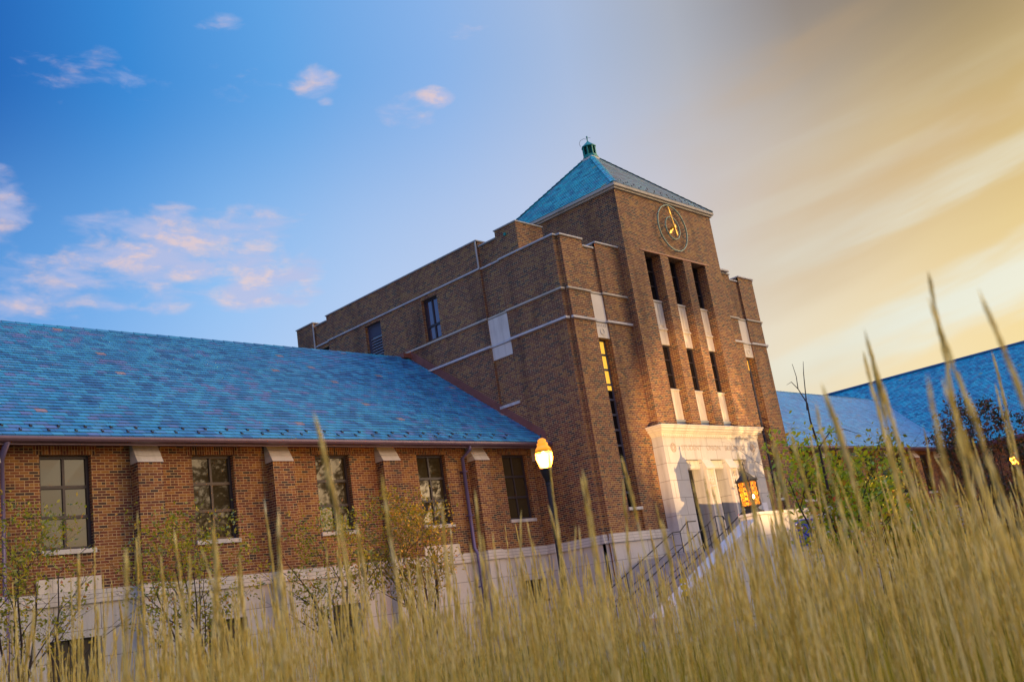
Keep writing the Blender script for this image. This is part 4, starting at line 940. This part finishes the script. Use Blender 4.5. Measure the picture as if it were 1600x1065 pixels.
def tree(name, label, cat, x, y, top, width, stems, leafm, nleaf, seed, lsize=.05, group=None, low=.25, bare=None, sp=.09, upright=.5):
    R = thing(name, label, cat, (x, y, GZ), group); rs = random.Random(seed); rng = np.random.default_rng(seed); H = top-GZ
    wood = MB(); tips = []
    def grow(p, d, L, r, lev):
        n_ = 5; path = [p.copy()]; rr_ = [r]
        for k in range(n_):
            d = (d+Vector((rs.gauss(0, .10), rs.gauss(0, .10), rs.gauss(0, .04)+.04*upright))).normalized(); p = p+d*L/n_; path.append(p.copy()); rr_.append(r*(1-.75*(k+1)/n_))
            if lev > 0 or k > 1:
                if p.z > GZ+H*low: tips.append(tuple(p))
            if lev < 3 and (k > 0 or lev > 0) and rs.random() < (.95 if lev < 2 else .7):
                a = rs.uniform(0, 6.28); s_ = Vector((math.cos(a), math.sin(a), rs.uniform(.1, .9)*upright*1.4)).normalized()
                grow(p, (d*.45+s_*.8).normalized(), L*rs.uniform(.38, .6), rr_[-1]*.65, lev+1)
        wood.tube(path, rr_, 5 if lev else 7)
        for k in range(2): tips.append(tuple(path[-1]))
    for s_ in range(stems):
        a = rs.uniform(0, 6.28); sp_ = width/2/H*.7
        grow(Vector((x+rs.uniform(-.12, .12), y+rs.uniform(-.12, .12), GZ)), Vector((math.cos(a)*sp_*(stems > 1), math.sin(a)*sp_*(stems > 1), 1)).normalized(), H*rs.uniform(.66, .8), .035 if stems > 1 else .07, 0)
    tp = np.array(tips)
    # keep the crown inside its measured size
    q_ = np.array([x, y]); dr = np.linalg.norm(tp[:, :2]-q_, axis=1); keep = (dr < width*.56) & (tp[:, 2] < top); tp = tp[keep]
    obj('trunk', wood, 'bark', R)
    v = leaf_cloud(tp, rng, lsize, nleaf, sp)
    np_mesh('crown', v, np.arange(len(v)).reshape(-1, 4), leafm, R)
    return R
gY = 'young trees along the left wing'
tree('young_tree', 'thin dark multi-stemmed young tree at the far left edge below the first window', 'tree', -19.3, -2.2, 3.75, 2.2, 5, 'leaf_green', 2600, 3, .04, gY)
tree('young_tree', 'yellow-green young tree in front of the wall below the second window', 'tree', -15.75, -2.0, 3.65, 2.5, 5, 'leaf_green', 3400, 8, .04, gY)
tree('young_tree', 'slender young tree with a dark trunk in front of the third window', 'tree', -12.3, -2.0, 3.4, 1.8, 4, 'leaf_green', 2800, 15, .04, gY)
tree('young_tree', 'fuller young tree with orange-yellow leaves in front of the fourth window', 'tree', -9.9, -2.0, 3.8, 2.3, 6, 'leaf_orange', 4600, 22, .042, gY)
T5 = tree('leafy_tree', 'bright green tree with a bare forked leader right of the entrance', 'tree', -8.35, -12.25, 3.1, 2.0, 5, 'leaf_bright', 3400, 31, .055, sp=.12, upright=.35)
q = MB(); p0 = Vector((-8.75, -12.25, 1.9)); V8 = lambda t: Vector(t)*.8; q.tube([p0, p0+V8((.03, 0, .9)), p0+V8((-.1, 0, 1.6)), p0+V8((-.16, -.05, 2.0)), p0+V8((-.35, 0, 2.35)), p0+V8((-.6, 0, 2.5)), p0+V8((-.85, 0, 2.42))], [.024, .020, .016, .012, .008, .006, .003], 6)
q.tube([p0+V8((-.14, 0, 1.85)), p0+V8((-.02, 0, 2.3)), p0+V8((.1, 0, 2.75)), p0+V8((.22, 0, 3.05))], [.014, .01, .008, .004], 5)
q.tube([p0+V8((-.35, 0, 2.35)), p0+V8((-.3, 0, 2.65)), p0+V8((-.36, 0, 2.95))], [.009, .007, .004], 5)
q.tube([p0+V8((.0, 0, .95)), p0+V8((.5, -.1, 1.3)), p0+V8((1.1, -.2, 1.38)), p0+V8((1.6, -.3, 1.25))], [.014, .011, .008, .004], 5)
obj('bare_leader', q, 'bark', T5)
tree('leafy_tree', 'lower yellow-green sapling just right of the tree with the bare leader', 'tree', -7.1, -12.15, 2.8, 1.5, 4, 'leaf_green', 2200, 36, .05, sp=.13, upright=.3)
tree('leafy_tree', 'dark tree with reddish leaves before the far blue roof on the right', 'tree', 11.3, -8.2, 5.3, 2.8, 5, 'leaf_red', 4200, 44, .075, sp=.13)
tree('leafy_tree', 'narrow reddish tree beside the far lamp on the right', 'tree', 13.6, -9.0, 4.9, 1.2, 3, 'leaf_red', 1500, 47, .07, sp=.1)
tree('out_of_view_tree', 'tall dark tree mirrored in the second window of the left wing', 'tree', 1.9, -22.5, 11.5, 5.5, 4, 'leaf_red', 6000, 77, .14, sp=.3)
tree('out_of_view_tree', 'unseen tall broad tree added beyond the lawn to shade the left wing, nearer of two', 'tree', 19.5, -30, 19, 6, 4, 'leaf_red', 8000, 78, .2, sp=.5)  # this tree and the next: out of view, put in to shade the wing
tree('out_of_view_tree', 'unseen tall broad tree added beyond the lawn to shade the left wing, farther of two', 'tree', 29.5, -31, 21, 6.2, 4, 'leaf_red', 9000, 79, .24, sp=.6)
def shrub(label, x, y, top, rx, ry, m, n, seed, sz=.05):
    rng = np.random.default_rng(seed); R = thing('shrub', label, 'shrub', (x, y, GZ), 'low shrubs right of the entrance'); H = top-GZ
    wood = MB(); rs = random.Random(seed); tips = []
    for k in range(16):
        a = rs.uniform(0, 6.28); r = rs.uniform(.2, 1); e_ = Vector((x+rx*r*math.cos(a), y+ry*r*math.sin(a), GZ+H*rs.uniform(.5, 1)*(1-.35*r*r)))
        p0 = Vector((x+.1*math.cos(a), y+.1*math.sin(a), GZ)); md = p0.lerp(e_, .5)+Vector((0, 0, .2)); wood.tube([p0, md, e_], [.02, .014, .005], 5)
        for t in (.35, .5, .65, .8, .92, 1): tips.append(tuple(p0.lerp(e_, t)+Vector((0, 0, .2*(1-abs(2*t-1))))))
    obj('stems', wood, 'bark', R); v = leaf_cloud(tips, rng, sz, n, .17); np_mesh('foliage', v, np.arange(len(v)).reshape(-1, 4), m, R)
shrub('olive shrub below the green tree', -6.9, -12.9, 1.7, .9, .7, 'leaf_green', 2600, 61)
shrub('yellow-green shrub further right of the green tree', .7, -9.6, 3.0, 1.5, .9, 'leaf_green', 6000, 62)
shrub('dark shrub under the reddish tree', 9.5, -9.4, 2.8, 1.8, 1.2, 'leaf_red', 4200, 63, .06)
shrub('broad dark shrub at the right edge below the far lamp', 16.5, -12.0, 3.2, 2.6, 1.5, 'leaf_red', 6500, 64, .065)
shrub('dusky shrub between the green tree and the reddish tree', 4.5, -9.6, 2.0, 1.6, 1.0, 'leaf_orange', 3600, 65, .055)

# ------------------------------------------------------------------ feather grass in front of the camera
def grass():
    rng = np.random.default_rng(12)
    # stem + plume templates: unit height; built as quads
    def template(seed):
        r = np.random.default_rng(seed); V = []; Q = []
        H = 1.0; bend = r.uniform(-.035, .035, 2); pl = r.uniform(.24, .40)*(1 if seed % 4 else .3)           # plume length
        def c(t): return np.array([bend[0]*t*t, bend[1]*t*t, t])
        def tube(ts, rs, n=3):
            k0 = len(V)
            for t, ra in zip(ts, rs):
                p = c(t)
                for j in range(n): a = 2*np.pi*j/n; V.append(p+np.array([np.cos(a)*ra, np.sin(a)*ra, 0]))
            for i in range(len(ts)-1):
                for j in range(n): Q.append((k0+i*n+j, k0+i*n+(j+1) % n, k0+(i+1)*n+(j+1) % n, k0+(i+1)*n+j))
        tube([0, .35, 1-pl, 1-pl*.5, .995], [.0022, .0020, .0015, .0012, .0005])
        m_ = 50
        for k in range(m_):
            u = k/m_; t = 1-pl+pl*u; wd = (.0022+.0018*((seed*7) % 5)/4)*np.sin(np.pi*min(1, u*.93+.07))**.7*(1-.45*u)+.0012
            a = r.uniform(0, 2*np.pi); p = c(t); o_ = np.array([np.cos(a), np.sin(a), 0])*wd*r.uniform(.5, 1.3); up = np.array([0, 0, r.uniform(.022, .045)])
            s_ = np.array([-np.sin(a), np.cos(a), 0])*.0022
            k0 = len(V); V += [p, p+o_*.7+up*.45+s_, p+o_+up, p+o_*.7+up*.45-s_]; Q.append((k0, k0+1, k0+2, k0+3))
        return np.array(V), np.array(Q)
    T_ = [template(100+i) for i in range(12)]
    VS = []; QS = []; base = 0
    def put(t, P, h, lean, rot, fat=1.):
        nonlocal base
        V, Q = t; n = len(P); ca, sa = np.cos(rot)[:, None], np.sin(rot)[:, None]
        x = V[None, :, 0]*fat; y = V[None, :, 1]*fat; z = V[None, :, 2]
        X = (x*ca-y*sa)*h[:, None]+lean[:, 0, None]*z*z; Y = (x*sa+y*ca)*h[:, None]+lean[:, 1, None]*z*z; Z = z*h[:, None]*np.ones_like(X)
        A = np.stack([X+P[:, 0, None], Y+P[:, 1, None], Z+P[:, 2, None]], 2).reshape(-1, 3)
        off = base+np.arange(n)[:, None, None]*len(V); VS.append(A); QS.append((Q[None]+off).reshape(-1, 4)); base += len(A)
    # clumps: denser and nearer to the right
    cx0, cy0 = CAM.x, CAM.y
    P = []; hh = []
    ncl = 1080
    az = rng.uniform(8, 88, ncl); d = 2.6+10*rng.random(ncl)**.8
    keep = rng.random(ncl) < np.clip(.68+.4*(az-10)/70, .6, 1); az, d = az[keep], d[keep]
    for a, dd in zip(az, d):
        if a < 30 and dd < 2.9 and rng.random() < .6: continue
        c_ = np.array([cx0+dd*np.sin(np.radians(a)), cy0+dd*np.cos(np.radians(a))]); n = int(rng.integers(5, 11))
        hb = rng.uniform(1.08, 1.48)+.04*(a < 48)
        for _ in range(n):
            q_ = c_+rng.normal(0, .09, 2); P.append((q_[0], q_[1], GZ)); hh.append(hb*rng.uniform(.80, 1.12)*(1.16 if rng.random() < .10 else 1))
    P = np.array(P); hh = np.array(hh); tp = rng.integers(0, 12, len(P)); rot = rng.uniform(0, 6.28, len(P)); lean = rng.normal(0, .045, (len(P), 2))*rng.choice([.7, 1, 1, 2.4], len(P))[:, None]
    for i in range(12):
        s_ = tp == i; put(T_[i], P[s_], hh[s_], lean[s_], rot[s_], .9)
    # the tall nearest plumes seen against the sky and wall: (tip pixel x, y, distance, sideways lean)
    heroes = [(480, 690, 1.75, -.12), (603, 762, 2.2, -.02), (1421, 452, 2.1, .03), (1500, 492, 1.9, -.05), (1590, 285, 1.6, .02), (1402, 540, 2.2, 0), (1372, 560, 2.4, .02), (1563, 500, 1.7, -.08), (1345, 575, 2.6, 0),
              (886, 762, 2.6, -.05), (921, 758, 2.9, .02), (958, 770, 3.1, .05), (352, 850, 2.5, 0), (300, 880, 2.4, .04), (165, 890, 2.2, 0), (742, 790, 3.0, .03), (1000, 740, 2.8, -.03), (1046, 800, 3.2, 0), (1296, 640, 2.2, .02), (1240, 700, 2.3, -.06),
              (1330, 640, 1.9, -.05), (1460, 640, 1.6, .04), (1540, 620, 1.6, -.03), (430, 830, 2.4, .03), (545, 850, 2.6, -.06), (690, 800, 2.7, .05), (850, 800, 3.2, .0), (1120, 760, 2.9, .04), (1190, 720, 2.6, -.03)]
    P = []; hh = []; ln = []
    for u, v, dd, l in heroes:
        dr = (RX*((u-800)/FPX)-UX*((v-532.5)/FPX)+FX).normalized(); tip = CAM+dr*dd; h_ = tip.z-GZ; lv_ = RX*l; P.append((tip.x-lv_.x, tip.y-lv_.y, GZ)); hh.append(h_); ln.append((lv_.x, lv_.y))
    P = np.array(P); hh = np.array(hh); ln = np.array(ln)
    for i in range(len(P)): put(T_[i % 8], P[i:i+1], hh[i:i+1], ln[i:i+1], np.array([i*1.3]), 1.0)
    V = np.concatenate(VS); Q = np.concatenate(QS)
    o = np_mesh('feather_grass', V, Q, 'grass'); o['kind'] = 'stuff'; tag(o, 'tall dry golden feather reed grass filling the foreground', 'grass')
    # arching blades
    n = 26000; az = rng.uniform(5, 92, n); d = 1.9+10*rng.random(n)**.8; x = cx0+d*np.sin(np.radians(az)); y = cy0+d*np.cos(np.radians(az))
    L = rng.uniform(.6, 1.12, n)+(rng.random(n) < .14)*rng.uniform(.1, .3, n); a = rng.uniform(0, 6.28, n); reach = rng.uniform(.02, .22, n)*L; wd = rng.uniform(.0018, .0042, n); vs = []
    ts = np.linspace(0, 1, 6)
    for t in ts:
        px = x+np.cos(a)*reach*t**2; py = y+np.sin(a)*reach*t**2; pz = GZ+L*(t-.22*t**3*(reach/L)*2); w_ = wd*(1-t**2*.92)
        vs.append(np.stack([px-np.sin(a)*w_, py+np.cos(a)*w_, pz], 1)); vs.append(np.stack([px+np.sin(a)*w_, py-np.cos(a)*w_, pz], 1))
    V = np.stack(vs, 1); k = np.arange(n)[:, None]*12; Q = np.concatenate([np.stack([k+2*i, k+2*i+1, k+2*i+3, k+2*i+2], 2).reshape(-1, 4) for i in range(5)])
    o = np_mesh('grass_blades', V.reshape(-1, 3), Q, 'blade'); o['kind'] = 'stuff'; tag(o, 'ochre and green arching grass blades at the foot of the feather grass', 'grass')
grass()
